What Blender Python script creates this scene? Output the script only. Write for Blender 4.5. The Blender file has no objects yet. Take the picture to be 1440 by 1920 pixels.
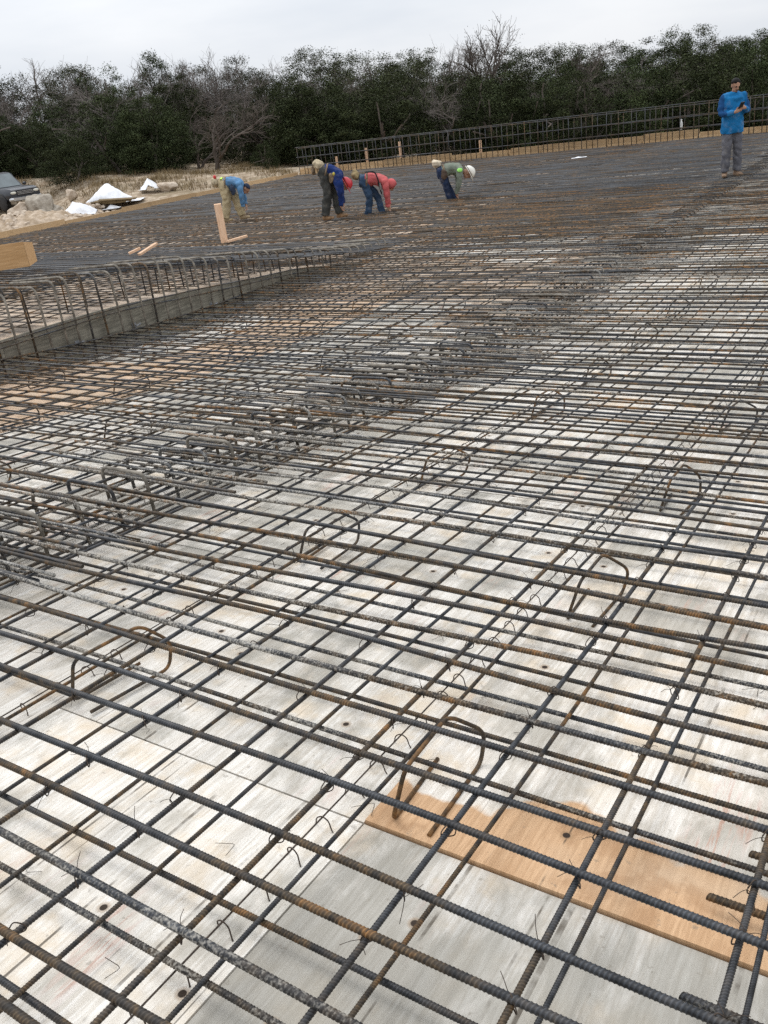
import bpy, bmesh, math, random
import numpy as np
from mathutils import Vector, Matrix

rng = np.random.default_rng(7)
random.seed(7)
scene = bpy.context.scene
COL = scene.collection
V3 = lambda *a: np.array(a, float)

# ------------------------------------------------------------------ camera
CAM_Z = 2.18
PITCH, ROLL = math.radians(25.0), math.radians(7.5)
HEAD = math.radians(34.53)                      # heading, left of +Y
FOC = 1600.0 / 1920.0                           # focal length over picture height
fh = V3(-math.sin(HEAD), math.cos(HEAD), 0)     # horizontal forward
rh = V3(math.cos(HEAD), math.sin(HEAD), 0)      # horizontal right
zz = V3(0, 0, 1)
fwd = fh * math.cos(PITCH) - zz * math.sin(PITCH)
up0 = fh * math.sin(PITCH) + zz * math.cos(PITCH)
cr, sr = math.cos(ROLL), math.sin(ROLL)
camr = cr * rh - sr * up0
camu = sr * rh + cr * up0
cam_data = bpy.data.cameras.new('camera')
cam_data.sensor_fit = 'VERTICAL'
cam_data.sensor_height = 24.0
cam_data.lens = 24.0 * FOC
cam_data.clip_start = 0.05
cam_data.clip_end = 3000
cam = bpy.data.objects.new('camera', cam_data)
COL.objects.link(cam)
cam.matrix_world = Matrix(((camr[0], camu[0], -fwd[0], 0), (camr[1], camu[1], -fwd[1], 0),
                           (camr[2], camu[2], -fwd[2], CAM_Z), (0, 0, 0, 1)))
scene.camera = cam

# ------------------------------------------------------------------ overcast sky
world = bpy.data.worlds.new('World')
scene.world = world
world.use_nodes = True
wn = world.node_tree
wn.nodes.clear()
def wnode(t, **k):
    n = wn.nodes.new(t)
    for a, b in k.items(): setattr(n, a, b)
    return n
SKY_H, SKY_Z = 1.04, 2.2
SUN_EL, SUN_AZ = math.radians(52), math.radians(-70)
w_out = wnode('ShaderNodeOutputWorld')
w_sky = wnode('ShaderNodeTexSky', sky_type='NISHITA')
w_sky.sun_disc = False
w_sky.sun_elevation = SUN_EL
w_sky.sun_rotation = SUN_AZ
w_sky.dust_density = 4.0
w_bg1 = wnode('ShaderNodeBackground'); w_bg1.inputs[1].default_value = 0.07
w_bg2 = wnode('ShaderNodeBackground')
w_tc = wnode('ShaderNodeTexCoord')
w_map = wnode('ShaderNodeMapping'); w_map.inputs['Scale'].default_value = (1.0, 1.0, 4.5)
w_noise = wnode('ShaderNodeTexNoise')
w_noise.inputs['Scale'].default_value = 2.6; w_noise.inputs['Detail'].default_value = 5; w_noise.inputs['Roughness'].default_value = 0.52
w_ramp = wnode('ShaderNodeValToRGB')
w_ramp.color_ramp.elements[0].position = 0.34; w_ramp.color_ramp.elements[0].color = (0.72, 0.765, 0.83, 1)
w_ramp.color_ramp.elements[1].position = 0.66; w_ramp.color_ramp.elements[1].color = (0.90, 0.92, 0.95, 1)
w_mix = wnode('ShaderNodeMixShader'); w_mix.inputs[0].default_value = 0.90
L = wn.links.new
L(w_tc.outputs['Generated'], w_map.inputs[0]); L(w_map.outputs[0], w_noise.inputs['Vector'])
L(w_noise.outputs[0], w_ramp.inputs[0]); L(w_ramp.outputs[0], w_bg2.inputs[0])
L(w_sky.outputs[0], w_bg1.inputs[0]); L(w_bg1.outputs[0], w_mix.inputs[1]); L(w_bg2.outputs[0], w_mix.inputs[2])
w_sep = wnode('ShaderNodeSeparateXYZ'); L(w_tc.outputs['Generated'], w_sep.inputs[0])      # overcast sky: zenith brighter than the horizon
w_cie = wnode('ShaderNodeMapRange'); w_cie.inputs['From Min'].default_value = 0.0; w_cie.inputs['From Max'].default_value = 1.0
w_cie.inputs['To Min'].default_value = SKY_H; w_cie.inputs['To Max'].default_value = SKY_Z
L(w_sep.outputs[2], w_cie.inputs[0]); L(w_cie.outputs[0], w_bg2.inputs[1])
L(w_mix.outputs[0], w_out.inputs[0])

sun_d = bpy.data.lights.new('sun', 'SUN')
sun_d.energy = 1.2; sun_d.angle = math.radians(35); sun_d.color = (1.0, 0.97, 0.92)
sun = bpy.data.objects.new('sun', sun_d); COL.objects.link(sun)
sdir = Vector((math.sin(SUN_AZ) * math.cos(SUN_EL), math.cos(SUN_AZ) * math.cos(SUN_EL), math.sin(SUN_EL)))
sun.rotation_euler = sdir.to_track_quat('Z', 'Y').to_euler()
scene.view_settings.view_transform = 'Standard'
scene.view_settings.look = 'None'
scene.view_settings.exposure = 0.0
scene.view_settings.gamma = 1.0
scene.view_settings.use_curve_mapping = False
scene.cycles.max_bounces = 4
scene.cycles.diffuse_bounces = 2
scene.cycles.glossy_bounces = 2
scene.cycles.transparent_max_bounces = 4
scene.cycles.use_denoising = False
try: scene.cycles.denoiser = 'OPENIMAGEDENOISE'; scene.cycles.denoising_input_passes = 'RGB_ALBEDO_NORMAL'; scene.cycles.denoising_prefilter = 'ACCURATE'
except Exception: pass

# ------------------------------------------------------------------ helpers
def link(o, parent=None):
    COL.objects.link(o)
    if parent is not None: o.parent = parent
    return o
def tag(o, label=None, cat=None, group=None, kind=None):
    if label: o['label'] = label
    if cat: o['category'] = cat
    if group: o['group'] = group
    if kind: o['kind'] = kind
    return o
def empty(name, loc=(0, 0, 0), rz=0.0):
    o = bpy.data.objects.new(name, None)
    o.location = [float(c) for c in loc]; o.rotation_euler = (0, 0, rz); o.empty_display_size = 0.1
    return link(o)
def mesh_from(name, verts, faces, smooth=False, attrs=None):
    """faces: (n,k) int array or list of lists"""
    me = bpy.data.meshes.new(name)
    verts = np.asarray(verts, np.float32)
    if isinstance(faces, np.ndarray):
        n, k = faces.shape
        me.vertices.add(len(verts)); me.vertices.foreach_set('co', verts.ravel())
        me.loops.add(n * k); me.loops.foreach_set('vertex_index', faces.astype(np.int32).ravel())
        me.polygons.add(n)
        me.polygons.foreach_set('loop_start', np.arange(0, n * k, k, dtype=np.int32))
        me.update(calc_edges=True)
    else:
        me.from_pydata(verts.tolist(), [], [list(map(int, f)) for f in faces]); me.update()
    if smooth: me.polygons.foreach_set('use_smooth', np.ones(len(me.polygons), bool))
    if attrs is not None and 'rnd' in attrs and 'rib' not in attrs: attrs['rib'] = np.full(len(verts), .5)
    for an, arr in (attrs or {}).items():
        a = me.attributes.new(an, 'FLOAT', 'POINT'); a.data.foreach_set('value', np.asarray(arr, np.float32))
    return me
def obj(name, me, mat=None, parent=None, loc=None, rot=None, scale=None):
    if mat is not None and not me.materials: me.materials.append(mat)
    o = bpy.data.objects.new(name, me)
    if loc is not None: o.location = [float(c) for c in loc]
    if rot is not None: o.rotation_euler = rot
    if scale is not None: o.scale = scale
    return link(o, parent)
class Geo:
    """collects tubes, boxes and sheets into ONE mesh"""
    def __init__(s): s.v = []; s.f = []; s.n = 0; s.a = []; s.b = []
    def add(s, v, f, rnd=0.5, rnd2=0.5):
        v = np.asarray(v, float); s.v.append(v); s.a.append(np.full(len(v), rnd)); s.b.append(np.full(len(v), rnd2))
        for q in f: s.f.append([int(i) + s.n for i in q])
        s.n += len(v); return s
    def box(s, lo, hi, M=None):
        x0, y0, z0 = lo; x1, y1, z1 = hi
        v = np.array([(x0,y0,z0),(x1,y0,z0),(x1,y1,z0),(x0,y1,z0),(x0,y0,z1),(x1,y0,z1),(x1,y1,z1),(x0,y1,z1)], float)
        if M is not None: v = v @ np.array(M)[:3, :3].T + np.array(M)[:3, 3]
        return s.add(v, [(0,3,2,1),(4,5,6,7),(0,1,5,4),(1,2,6,5),(2,3,7,6),(3,0,4,7)])
    def tube(s, path, r, sides=6, rnd=0.5, rnd2=0.5):
        v, f = tube(path, r, sides); return s.add(v, f.tolist() if isinstance(f, np.ndarray) else f, rnd, rnd2)
    def mesh(s, name, smooth=False):
        return mesh_from(name, np.concatenate(s.v), s.f, smooth, {'rnd': np.concatenate(s.a), 'rnd2': np.concatenate(s.b)})
    def build(s, name, mat, parent=None, smooth=False, **k): return obj(name, s.mesh(name, smooth), mat, parent, **k)
def frames(path):
    p = np.asarray(path, float); t = np.gradient(p, axis=0) if len(p) > 2 else np.repeat((p[1] - p[0])[None], 2, 0)
    t /= np.linalg.norm(t, axis=1)[:, None] + 1e-12
    n = np.zeros_like(t)
    ref = V3(0, 0, 1) if abs(t[0][2]) < 0.9 else V3(1, 0, 0)
    cur = ref - t[0] * (ref @ t[0]); cur /= np.linalg.norm(cur)
    for i in range(len(p)):
        cur = cur - t[i] * (cur @ t[i]); cur /= np.linalg.norm(cur) + 1e-12; n[i] = cur
    return p, t, n, np.cross(t, n)
def tube(path, r, sides=6, cap=True):
    p, t, n, b = frames(path); m = len(p)
    r = np.broadcast_to(np.asarray(r, float), (m,))
    a = np.arange(sides) * 2 * math.pi / sides
    ring = np.cos(a)[None, :, None] * n[:, None] + np.sin(a)[None, :, None] * b[:, None]
    v = (p[:, None] + ring * r[:, None, None]).reshape(-1, 3)
    i = np.arange(m - 1)[:, None] * sides; j = np.arange(sides)[None]; k = (j + 1) % sides
    f = np.stack([i + j, i + k, i + sides + k, i + sides + j], -1).reshape(-1, 4)
    if not cap: return v, f
    f = f.tolist(); f.append(list(range(sides))[::-1]); f.append([(m - 1) * sides + q for q in range(sides)])
    return v, f
def rounded(pts, rad=0.03, seg=4):
    pts = [np.asarray(p, float) for p in pts]; out = [pts[0]]
    for a, b, c in zip(pts, pts[1:], pts[2:]):
        d0 = min(rad, np.linalg.norm(a - b) * .45); d1 = min(rad, np.linalg.norm(c - b) * .45)
        s = b + (a - b) / np.linalg.norm(a - b) * d0; e = b + (c - b) / np.linalg.norm(c - b) * d1
        for k in range(seg + 1):
            u = k / seg; out.append((1 - u) ** 2 * s + 2 * u * (1 - u) * b + u * u * e)
    out.append(pts[-1]); return np.array(out)

# ------------------------------------------------------------------ materials
def mat(name):
    m = bpy.data.materials.new(name); m.use_nodes = True
    nt = m.node_tree; nt.nodes.clear()
    return m, nt
class NT:
    def __init__(s, name):
        s.m, s.t = mat(name)
        s.out = s.t.nodes.new('ShaderNodeOutputMaterial'); s.p = s.t.nodes.new('ShaderNodeBsdfPrincipled')
        s.t.links.new(s.p.outputs[0], s.out.inputs[0])
    def n(s, t, **k):
        q = s.t.nodes.new(t)
        for a, b in k.items(): setattr(q, a, b)
        return q
    def set(s, sock, v):
        if hasattr(v, 'is_output'): s.t.links.new(v, sock)
        else: sock.default_value = v
    def noise(s, vec, scale, detail=4, rough=0.55, dist=0.0):
        q = s.n('ShaderNodeTexNoise'); s.set(q.inputs['Vector'], vec)
        q.inputs['Scale'].default_value = scale; q.inputs['Detail'].default_value = detail; q.inputs['Roughness'].default_value = rough; q.inputs['Distortion'].default_value = dist
        return q.outputs[0]
    def mapv(s, vec, scale=(1, 1, 1), loc=(0, 0, 0), rot=(0, 0, 0)):
        q = s.n('ShaderNodeMapping'); s.set(q.inputs[0], vec); q.inputs['Scale'].default_value = scale; q.inputs['Location'].default_value = loc; q.inputs['Rotation'].default_value = rot
        return q.outputs[0]
    def math(s, op, a, b=0.0, clamp=False):
        q = s.n('ShaderNodeMath', operation=op, use_clamp=clamp); s.set(q.inputs[0], a); s.set(q.inputs[1], b); return q.outputs[0]
    def ss(s, v, lo, hi, a=0.0, b=1.0):
        q = s.n('ShaderNodeMapRange', interpolation_type='SMOOTHSTEP'); s.set(q.inputs[0], v)
        for i, x in enumerate((lo, hi, a, b)): s.set(q.inputs[1 + i], x)
        return q.outputs[0]
    def mix(s, f, a, b, mode='MIX'):
        q = s.n('ShaderNodeMix', data_type='RGBA', blend_type=mode); s.set(q.inputs[0], f)
        s.set(q.inputs[6], a if hasattr(a, 'is_output') else (*a, 1)); s.set(q.inputs[7], b if hasattr(b, 'is_output') else (*b, 1)); return q.outputs[2]
    def attr(s, name): q = s.n('ShaderNodeAttribute', attribute_name=name); return q.outputs['Fac']
    def pos(s): return s.n('ShaderNodeNewGeometry').outputs['Position']
    def objc(s): return s.n('ShaderNodeTexCoord').outputs['Object']
    def rand(s): return s.n('ShaderNodeObjectInfo').outputs['Random']
    def addv(s, a, b):
        q = s.n('ShaderNodeVectorMath', operation='ADD'); s.set(q.inputs[0], a); s.set(q.inputs[1], b); return q.outputs[0]
    def bump(s, h, strength=0.3, dist=0.01):
        q = s.n('ShaderNodeBump'); s.set(q.inputs['Height'], h); q.inputs['Strength'].default_value = strength; q.inputs['Distance'].default_value = dist
        s.t.links.new(q.outputs[0], s.p.inputs['Normal'])
    def base(s, c, rough=0.8, spec=0.3, metal=0.0):
        s.set(s.p.inputs['Base Color'], c if hasattr(c, 'is_output') else (*c, 1)); s.set(s.p.inputs['Roughness'], rough)
        s.p.inputs['Specular IOR Level'].default_value = spec; s.set(s.p.inputs['Metallic'], metal)
        return s.m
def simple(name, col, rough=0.8, var=0.25, scale=8.0, spec=0.3, metal=0.0, bump=0.15, stretch=(1, 1, 1)):
    t = NT(name); o = t.mapv(t.objc(), stretch)
    nz = t.noise(o, scale, 5)
    c = t.mix(t.ss(nz, .3, .7), tuple(x * (1 - var) for x in col), tuple(min(1, x * (1 + var)) for x in col))
    if bump: t.bump(nz, bump, 0.02)
    return t.base(c, rough, spec, metal)

def rebar_material():
    t = NT('deformed_rebar_steel'); p = t.pos(); r = t.attr('rnd'); r2 = t.attr('rnd2')
    sh = t.n('ShaderNodeCombineXYZ'); t.set(sh.inputs[0], t.math('MULTIPLY', r, 37.0)); t.set(sh.inputs[1], t.math('MULTIPLY', r, 91.0)); t.set(sh.inputs[2], t.math('MULTIPLY', r2, 53.0))
    q = t.addv(p, sh.outputs[0])
    n1 = t.noise(q, 2.2, 1); n2 = t.noise(q, 26, 2, .6); n3 = t.noise(q, 130, 1, .6); n4 = t.noise(q, 5.0, 2)
    rib = t.attr('rib')
    steel = t.mix(t.ss(n2, .25, .75), (0.013, 0.0145, 0.017), (0.060, 0.066, 0.074))
    rust = t.mix(t.ss(n2, .35, .7), (0.055, 0.036, 0.020), (0.23, 0.118, 0.040))
    brown = t.mix(t.ss(n2, .25, .75), (0.021, 0.017, 0.013), (0.088, 0.066, 0.043))
    amt = t.math('ADD', t.math('MULTIPLY', r, .55), t.math('MULTIPLY', t.ss(n1, .28, .72), .42))
    m1 = t.ss(t.math('ADD', amt, t.math('MULTIPLY', n2, .5)), .50, .86)
    c = t.mix(m1, steel, brown)
    ochre = t.mix(t.ss(n3, .3, .7), (0.052, 0.038, 0.023), (0.155, 0.103, 0.050))
    mo = t.ss(t.math('ADD', t.math('ADD', t.math('MULTIPLY', amt, .55), t.math('MULTIPLY', n2, .55)), t.math('MULTIPLY', n3, .25)),  .64, .86, 0, .72)
    c = t.mix(mo, c, ochre)
    m2 = t.ss(t.math('ADD', amt, t.math('MULTIPLY', n2, .8)), 1.02, 1.26)
    c = t.mix(m2, c, rust)
    # dried cement, heavy on a few bars and mostly round the beam line
    sep = t.n('ShaderNodeSeparateXYZ'); t.set(sep.inputs[0], p)
    dx = t.math('ABSOLUTE', t.math('ADD', sep.outputs[0], 3.1)); near = t.ss(dx, 2.6, .4, 0, .10)
    cem = t.math('ADD', t.math('ADD', t.math('MULTIPLY', t.ss(r2, .62, .98), .33), near), t.math('MULTIPLY', n4, .42))
    cem = t.math('ADD', cem, t.math('MULTIPLY', t.ss(n3, .2, .8), .26))
    mc = t.ss(cem, .66, .92, 0, .85)
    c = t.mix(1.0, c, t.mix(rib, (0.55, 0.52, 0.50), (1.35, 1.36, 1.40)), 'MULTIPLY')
    c = t.mix(mc, c, t.mix(n2, (0.27, 0.25, 0.215), (0.54, 0.51, 0.45)))
    rough = t.math('ADD', .45, t.math('MULTIPLY', t.math('ADD', m1, mc), .22), clamp=True)
    return t.base(c, rough, .45, t.math('MULTIPLY', t.math('SUBTRACT', 1.0, mc), .25))
REBAR = rebar_material()
REBAR_DUST = simple('dusty_cement_coated_bar', (0.20, 0.18, 0.15), .85, .45, 14, .2)
WIRE = simple('rusty_tie_wire', (0.055, 0.040, 0.030), .7, .5, 60, bump=0)

def plywood_material(name, mode):
    """mode: 'pale' coated form ply, 'raw' new orange ply, 'edge' pale sheet with a raw band along its near edge"""
    t = NT(name); p = t.pos(); rnd = t.rand()
    sh = t.n('ShaderNodeCombineXYZ'); t.set(sh.inputs[0], t.math('MULTIPLY', rnd, 71.0)); t.set(sh.inputs[1], t.math('MULTIPLY', rnd, 29.0))
    q = t.addv(p, sh.outputs[0])
    grey = t.n('ShaderNodeAttribute', attribute_type='OBJECT', attribute_name='grey').outputs['Fac']
    grain = t.noise(t.mapv(q, (48, 3.4, 1)), 1.6, 4, .68, .5)
    fine = t.noise(t.mapv(q, (170, 7, 1)), 1.5, 2, .6)
    big = t.noise(q, 1.7, 3, .6); med = t.noise(q, 5.5, 4, .62, .3); sp = t.noise(q, 34, 3, .65)
    pale = t.mix(t.ss(grain, .3, .72), (0.61, 0.56, 0.485), (0.83, 0.795, 0.735))
    streak = t.noise(t.mapv(q, (6.5, 3.2, 1)), 1.0, 5, .68, .6)
    pale = t.mix(t.ss(streak, .52, .76, 0, .55), pale, (0.56, 0.475, 0.37))
    pale = t.mix(t.ss(med, .47, .70, 0, .8), pale, (0.66, 0.55, 0.41))                 # cream weathering
    pale = t.mix(t.ss(t.math('ADD', t.math('ADD', t.math('MULTIPLY', big, .6), t.math('MULTIPLY', streak, .42)), t.math('MULTIPLY', grey, .12)), .50, .64, 0, .78), pale, t.mix(grain, (0.24, 0.225, 0.19), (0.46, 0.435, 0.375)))    # grey cement film
    red = t.math('MULTIPLY', t.ss(t.noise(t.mapv(q, (5, 1.1, 1), (13, 7, 0)), 1.3, 4), .58, .72), t.ss(grain, .46, .60))
    pale = t.mix(t.math('MULTIPLY', red, .7), pale, (0.40, 0.19, 0.12))
    tone = t.n('ShaderNodeHueSaturation'); t.set(tone.inputs['Color'], pale); t.set(tone.inputs['Value'], t.math('ADD', .86, t.math('MULTIPLY', rnd, .26))); pale = tone.outputs[0]
    raw = t.mix(t.ss(grain, .32, .7), (0.50, 0.305, 0.165), (0.66, 0.43, 0.25))
    raw = t.mix(t.ss(streak, .5, .72, 0, .55), raw, (0.46, 0.27, 0.14))
    raw = t.mix(t.ss(big, .5, .68, 0, .55), raw, (0.58, 0.46, 0.33))
    if mode == 'pale': c = pale
    elif mode == 'raw': c = t.mix(.30, raw, pale)
    elif mode == 'dull': c = t.mix(t.ss(t.math('ADD', big, t.math('MULTIPLY', med, .5)), .60, .86), t.mix(grain, (0.09, 0.073, 0.056), (0.20, 0.16, 0.12)), t.mix(.5, pale, raw))
    else:
        sep = t.n('ShaderNodeSeparateXYZ'); t.set(sep.inputs[0], p)
        wob = t.math('ADD', t.math('MULTIPLY', t.math('SUBTRACT', t.noise(q, 3.0, 2, .4), .5), .34), t.math('MULTIPLY', t.math('SUBTRACT', t.noise(q, 12, 3, .5), .5), .09))
        edge = t.math('ADD', sep.outputs[1], wob)
        c = t.mix(t.ss(edge, 1.475, 1.500, 0, .95), raw, pale)
        c = t.mix(t.math('MULTIPLY', t.ss(edge, 1.50, 1.44), t.ss(med, .5, .62, 0, .45)), c, (0.36, 0.20, 0.10))
    # dried drips and specks of dirt
    c = t.mix(t.ss(sp, .64, .74, 0, .45), c, (0.20, 0.17, 0.13))
    c = t.mix(t.ss(fine, .58, .78, 0, .22), c, (0.26, 0.20, 0.14))
    crack = t.math('MULTIPLY', t.ss(t.noise(t.mapv(q, (48, .5, 1)), 1.0, 1, .4), .70, .74), t.ss(med, .42, .6))
    c = t.mix(t.math('MULTIPLY', crack, .8), c, (0.06, 0.045, 0.03))
    vo = t.n('ShaderNodeTexVoronoi', feature='F1', voronoi_dimensions='2D'); t.set(vo.inputs['Vector'], t.mapv(q, (1, 1, 0.0))); vo.inputs['Scale'].default_value = 1.9
    c = t.mix(t.ss(vo.outputs['Distance'], .040, .022, 0, .5), c, (0.30, 0.19, 0.10))
    hole = t.ss(vo.outputs['Distance'], .021, .015)
    c = t.mix(hole, c, (0.035, 0.022, 0.014))
    return t.base(c, t.math('ADD', .55, t.math('MULTIPLY', med, .3)), .3)
PLY = plywood_material('weathered_form_plywood', 'pale')
PLY_RAW = plywood_material('raw_orange_plywood', 'raw')
PLY_DULL = plywood_material('dull_brown_plywood', 'dull')  # darkened brown copy of the form ply, blends in under the dense bars
PLY_EDGE = plywood_material('part_stripped_plywood', 'edge')
def lumber_material(name, lo, hi, ax=(1, 14, 14)):
    t = NT(name); o = t.objc(); rnd = t.rand()
    sh = t.n('ShaderNodeCombineXYZ'); t.set(sh.inputs[0], t.math('MULTIPLY', rnd, 40.0)); t.set(sh.inputs[1], t.math('MULTIPLY', rnd, 13.0))
    q = t.addv(o, sh.outputs[0])
    g = t.noise(t.mapv(q, ax), 3.0, 5, .6, .6); b = t.noise(q, 2.2, 4)
    c = t.mix(t.ss(g, .3, .72), lo, hi)
    c = t.mix(t.ss(b, .55, .75, 0, .5), c, tuple(x * .62 for x in lo))
    h = t.n('ShaderNodeHueSaturation'); t.set(h.inputs['Color'], c); t.set(h.inputs['Value'], t.math('ADD', .78, t.math('MULTIPLY', rnd, .4)))
    t.bump(g, .2, .004)
    return t.base(h.outputs[0], .75, .25)
LUMBER = lumber_material('fresh_pine_lumber', (0.40, 0.26, 0.13), (0.58, 0.42, 0.25))
LUMBER_PALE = lumber_material('pale_cut_pine', (0.58, 0.36, 0.22), (0.74, 0.52, 0.36), (14, 14, 1))
BOARD_GREY = lumber_material('weathered_grey_form_board', (0.13, 0.12, 0.095), (0.27, 0.25, 0.20), (14, 1, 14))
BLOCK_PLY = lumber_material('tan_plywood_offcut', (0.46, 0.27, 0.12), (0.60, 0.38, 0.19))

# ------------------------------------------------------------------ heights of the deck
SLAB = 0.205
def soft(a, k=.05): return k * np.logaddexp(0, np.asarray(a, float) / k)
def ztop(Y): return .16 + soft(.713 - .1025 * np.asarray(Y, float))                                  # right bay: ramps down to the flat part
def zleft(Y):                                                                                      # left bay: stays high, ramps down later
    Y = np.asarray(Y, float); return .16 + .74 - (soft(.145 * (Y - 7.0)) - soft(.145 * (Y - 12.1)))
def slab_left(Y): return SLAB + .17 * np.clip((10.2 - np.asarray(Y, float)) / 2.5, 0, 1)
STEP_X, EDGE_X, EDGE_Y, RAMP_END = -8.0, -23.6, 31.3, 12.9

# ------------------------------------------------------------------ ground
def terr(X, Y):
    X = np.asarray(X, float); Y = np.asarray(Y, float)
    u = X * rh[0] + Y * rh[1]; v = X * fh[0] + Y * fh[1]
    w = np.clip((u + 17) / 5, 0, 1); k = np.clip((v - 49 + 7 * w * w * (3 - 2 * w)) / 9, 0, 1); k = k * k * (3 - 2 * k)
    lift = 1.5 - .075 * (u + 18)
    lift = np.clip(lift, -2.6, 1.6)
    lump = .10 * np.sin(X * .9 + 1.3) * np.sin(Y * 1.1) + .06 * np.sin(X * 2.3 + Y * 1.7)
    out = np.clip((v - 34) / 6, 0, 1)
    return -.62 + k * lift + lump * out
def ground_material():
    t = NT('pale_limestone_soil'); p = t.pos()
    a = t.noise(p, .35, 5, .6); b = t.noise(p, 2.4, 6, .65); c = t.noise(p, 12, 4, .6)
    col = t.mix(t.ss(b, .35, .7), (0.24, 0.175, 0.115), (0.50, 0.42, 0.32))
    col = t.mix(t.ss(a, .5, .66, 0, .8), col, t.mix(c, (0.13, 0.10, 0.06), (0.28, 0.225, 0.14)))
    t.bump(t.math('ADD', b, t.math('MULTIPLY', c, .4)), .8, .12)
    return t.base(col, .95, .1)
g1 = np.arange(-110, 71, 2.0)
gx = np.concatenate([[-1500, -700, -350, -200, -140], g1, [110, 200, 400, 800, 1500]])
gy = np.concatenate([[-1500, -600, -200, -80, -40, -20], np.arange(-10, 111, 2.0), [140, 200, 350, 700, 1500]])
GX, GY = np.meshgrid(gx, gy, indexing='ij')
gv = np.stack([GX, GY, terr(GX, GY)], -1).reshape(-1, 3)
nx, ny = len(gx), len(gy)
ii, jj = np.meshgrid(np.arange(nx - 1), np.arange(ny - 1), indexing='ij')
gf = np.stack([ii * ny + jj, (ii + 1) * ny + jj, (ii + 1) * ny + jj + 1, ii * ny + jj + 1], -1).reshape(-1, 4)
tag(obj('ground', mesh_from('ground', gv, gf, True), ground_material()), 'pale limestone soil around the form deck', kind='structure')

# ------------------------------------------------------------------ plywood deck, sheet by sheet
deck = empty('formwork_deck'); tag(deck, 'plywood form deck laid sheet by sheet under the reinforcing bars', kind='structure')
def sheet(x0, x1, y0, y1, zf, m, dz=0.0, grey=None):
    gap = .003; x0 += gap; x1 -= gap; y0 += gap; y1 -= gap
    ys = np.linspace(y0, y1, 7); zs = zf(ys) + dz; v = []; T = .018
    for y, z in zip(ys, zs): v += [(x0, y, z), (x1, y, z), (x1, y, z - T), (x0, y, z - T)]
    f = []
    for k in range(6):
        o = 4 * k
        for a in range(4): f.append((o + a, o + (a + 1) % 4, o + 4 + (a + 1) % 4, o + 4 + a))
    f += [(3, 2, 1, 0), (24, 25, 26, 27)]
    f = [q[::-1] for q in f]
    o = obj('plywood_sheet', mesh_from('plywood_sheet', v, f), m, deck); o['grey'] = float(rng.uniform(0, 1)) if grey is None else grey; return o
zr_ply = lambda y: ztop(y) - SLAB
zl_ply = lambda y: zleft(y) - slab_left(y)
cols = [-1.07 - 1.22 * k for k in range(-3, 6)]
xs_r = sorted([c for c in cols] + [STEP_X])
for ci, (xa, xb) in enumerate(zip(xs_r[:-1], xs_r[1:])):
    off = 1.28 if abs(xa + 1.07) < .01 else 1.28 - [0, .9, 1.7, .4, 1.22][ci % 5]
    y = off - 4.88
    while y < EDGE_Y - .02:
        y0, y1 = max(y, -2.0), min(y + 2.44, EDGE_Y)
        y += 2.44
        if y1 - y0 < .2: continue
        m = PLY; dz = rng.uniform(-.0025, .0025)
        if abs(xa + 1.07) < .01 and abs(y0 - 1.28) < .02: m = PLY_EDGE; dz = .009
        cx, cy = (xa + xb) / 2, (y0 + y1) / 2
        if cx < -5.9 and 1.8 < cy < 6.4: m = PLY_RAW
        elif cx < -5.9 and cy < 9 and rng.random() < .7: m = PLY_RAW
        elif cx < -3.6 and cy > 9: m = PLY_DULL if rng.random() < .8 else PLY
        elif cy > 14: m = PLY_DULL if rng.random() < .85 else (PLY_RAW if rng.random() < .4 else PLY)
        elif cy > 9 and cx < -5 and rng.random() < .4: m = PLY_RAW
        sheet(xa, xb, y0, y1, zr_ply, m, dz, 1.0 if abs(xa + 1.07) < .01 and y0 < 1.2 else (.5 if m is PLY_EDGE else (.15 if cy < 3 else None)))
xs_l = [STEP_X - .03 - 1.22 * k for k in range(0, 13)] + [EDGE_X]
for ci, (xb, xa) in enumerate(zip(xs_l[:-1], xs_l[1:])):
    y = 3.4 - [0, .9, 1.7, .4, 1.22][ci % 5]
    while y < EDGE_Y - .02:
        y0, y1 = max(y, 3.0), min(y + 2.44, EDGE_Y); y += 2.44
        if y1 - y0 < .2: continue
        sheet(xa, xb, y0, y1, zl_ply, (PLY_RAW if rng.random() < .08 else PLY_DULL) if y1 < 12.8 else (PLY_DULL if rng.random() < .93 else PLY_RAW), rng.uniform(-.0025, .0025))

# grey form board closing the step between the two bays
step = empty('step_form', (STEP_X, 8, 0)); tag(step, 'weathered grey form board closing the step beside the hooked bars', 'form board')
ya = 3.2
for yb in (5.2, 7.3, 9.7, 12.0):
    ys = np.linspace(ya + .002, yb - .002, 8); g = Geo(); v = []
    for y in ys:
        a, b = float(zr_ply(y)) + .004, float(max(zl_ply(y), zr_ply(y) + .03)) + .012
        v += [(-.024, y - 8, a), (0, y - 8, a), (0, y - 8, b), (-.024, y - 8, b)]
    f = []
    for k in range(7):
        o = 4 * k
        for q in range(4): f.append((o + q, o + 4 + q, o + 4 + (q + 1) % 4, o + (q + 1) % 4))
    f += [(0, 1, 2, 3), (31, 30, 29, 28)]
    g.add(v, f).build('board', BOARD_GREY, step); ya = yb
for y, fz in ((6.1, .45), (6.95, .5), (8.3, .5)):
    g = Geo(); z = float(zr_ply(y)) + (float(zl_ply(y) - zr_ply(y))) * fz
    g.tube([(0, y - 8, z), (.05, y - 8, z), (.09, y - 7.97, z + .02)], .012, 6); g.box((.0, y - 8.03, z - .03), (.012, y - 7.97, z + .03))
    g.build('form_tie', simple('galvanised_form_tie', (.35, .36, .38), .4, .2, 30, .5, .7), step)

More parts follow.
